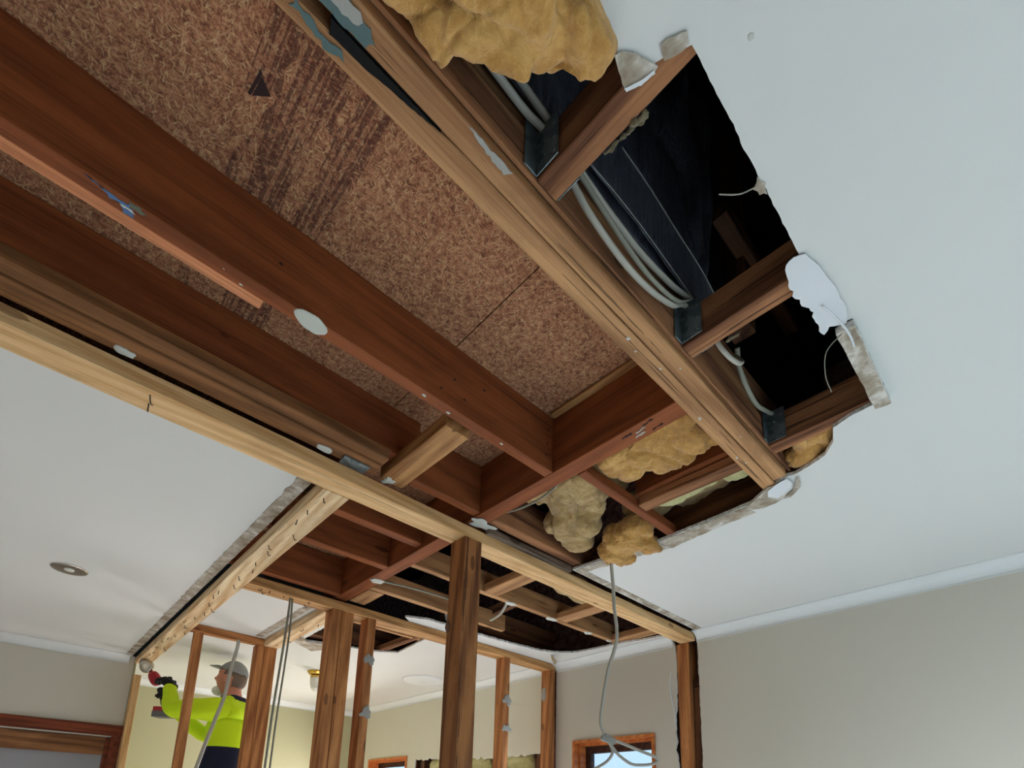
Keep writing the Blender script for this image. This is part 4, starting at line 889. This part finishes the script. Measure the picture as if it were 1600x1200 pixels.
# gloved hands with five separate fingers
def hand(name, wrist, palm_dir, palm_n, grip_c, grip_ax, grip_r, side):
    W0 = Vector(wrist); d = Vector(palm_dir).normalized(); n_ = Vector(palm_n).normalized(); s = d.cross(n_).normalized()*side
    vs = [W0-d*.03, W0+d*.02, W0+d*.055]; es = [(0, 1), (1, 2)]; rs = [.034, (.042, .034), (.050, .032)]
    palm = skin_mesh([tuple(v) for v in vs], es, rs, 0, 2)
    o = wpart(name, palm, GLOVE)
    for k, (ln, off) in enumerate(((.080, -.037), (.088, -.012), (.083, .013), (.068, .037))):
        base = W0+d*(.068-.004*abs(k-1))+s*off
        pts = [base]; dd = d.copy(); cur = base.copy()
        for seg, ang in ((.40, .55), (.32, 1.35), (.28, 2.2)):
            dv = d*math.cos(ang)+n_*math.sin(ang); cur = cur+dv*ln*seg*1.1; pts.append(cur.copy())
        m_ = skin_mesh([tuple(p) for p in pts], [(0, 1), (1, 2), (2, 3)], [.0145, .0135, .0125, .0105], 0, 2)
        wpart('finger', m_, GLOVE, o)
    tb = W0+d*.015-s*.030
    pts = [tb, tb+d*.02-s*.018+n_*.012, tb+d*.045-s*.016+n_*.032, tb+d*.06-s*.002+n_*.046]
    wpart('thumb', skin_mesh([tuple(p) for p in pts], [(0, 1), (1, 2), (2, 3)], [.018, .016, .0145, .0115], 0, 2), GLOVE, o)
    cf = skin_mesh([tuple(W0-d*.055), tuple(W0-d*.02)], [(0, 1)], [.042, .044], 0, 2); wpart('cuff', cf, GLOVE, o)
    return o
hand('glove', (.390, .108, 1.566), (.70, -.20, .62), (.45, -.5, -.65), None, None, 0, 1)
hand('glove', (.420, -.015, 1.430), (.30, .20, .60), (.8, .5, -.25), None, None, 0, -1)

# cordless saw in the hands
tl = empty('cordless_tool', tuple(WB+Vector((-.066*math.cos(YW), -.066*math.sin(YW), -.058))), 'red and black cordless cutting tool held up to the end of the raking plate', 'power tool', rz=YW)
def tpart(name, me, mat, parent=tl, smooth=True): return link(name, me, mat, parent, smooth)
tpart('motor_body', skin_mesh([(.665, .02, 1.735), (.635, .02, 1.69), (.600, .02, 1.635)], [(0, 1), (1, 2)], [.032, .042, .036], 0, 2), RTOOL)
tpart('handle', skin_mesh([(.590, .02, 1.625), (.550, .02, 1.560), (.530, .02, 1.490)], [(0, 1), (1, 2)], [.026, .022, .026], 0, 2), KTOOL)
vs, fs = [], []; box_vf((.470, -.02, 1.455), (.580, .06, 1.485), vs, fs); tpart('battery_shoe', mesh(vs, fs), RTOOL, smooth=False)
vs, fs = [], []; box_vf((.465, -.022, 1.415), (.583, .062, 1.4545), vs, fs); tpart('battery', mesh(vs, fs), GTOOL, smooth=False)
gu = tpart('blade_guard', lathe([(.004, -.012), (.034, -.012), (.047, -.004), (.047, .010), (.03, .012), (.004, .012)], 36), CHROME); gu.location = (.690, .045, 1.765); gu.rotation_euler = (PI/2-.3, .25, 0)
bl = tpart('blade', lathe([(.036, -.001), (.0365, 0), (.036, .001)], 40), simple('blade_steel', srgb(150, 152, 155), .3, .5, 1)); bl.location = (.705, .05, 1.785); bl.rotation_euler = (PI/2-.3, 0, 0)
# step platform
st = empty('step_platform', (1.095, 3.935, FL), 'aluminium step platform the worker stands on', 'step ladder', rz=YW)
ALU = simple('aluminium', srgb(180, 182, 184), .4, .5, .8)
vs, fs = [], []; box_vf((-.16, -.27, .655), (.24, .27, .695), vs, fs); link('deck', mesh(vs, fs), ALU, st)
for sx_ in (-1, 1):
    for sy_ in (-1, 1):
        vs, fs = [], []; tube_vf([(.04+sx_*.17, sy_*.24, .655), (.04+sx_*.30, sy_*.27, .0)], .018, vs, fs, 8); link('leg', mesh(vs, fs), ALU, st)
for sy_ in (-1, 1):
    vs, fs = [], []; tube_vf([(.04-.235, sy_*.255, .33), (.04+.235, sy_*.255, .33)], .012, vs, fs, 8); link('brace', mesh(vs, fs), ALU, st)

# ------------------------------------------------------------------ little things
# loose fibres and wires at the opening
cable('fibre', [(.735, .236, .998), (.725, .262, .997), (.70, .285, .995)], .0012, CABLE, 'thin white fibre sticking out from the long ceiling edge', 'fibre', flat=1, n=5)
cable('fibre', [(1.12, .225, .985), (1.13, .26, .97), (1.185, .28, .96), (1.24, .285, .955)], .0012, CABLED, 'bent fibre dangling before the black void at the far corner', 'fibre', flat=1, n=5)
cable('paper_curl', [(1.03, .235, .992), (1.08, .222, .985), (1.13, .216, .982), (1.17, .218, .981)], .0025, PAPER, 'curled white paper edge over the broken board strip', 'torn paper', flat=.6, n=6)
dab('filler_spot', (.556, .17, .9998), .004, .004, DAB, seed=2, th=.001, label='tiny white filler spot on the right ceiling', cat='filler spot')
cable('cable_tie', [(2.699, 1.565, .80), (2.697, 1.572, .70), (2.697, 1.55, .55), (2.698, 1.552, .50)], .004, PAPER, 'thin cream cable stub on the wall edge beside the end stud', 'cable')
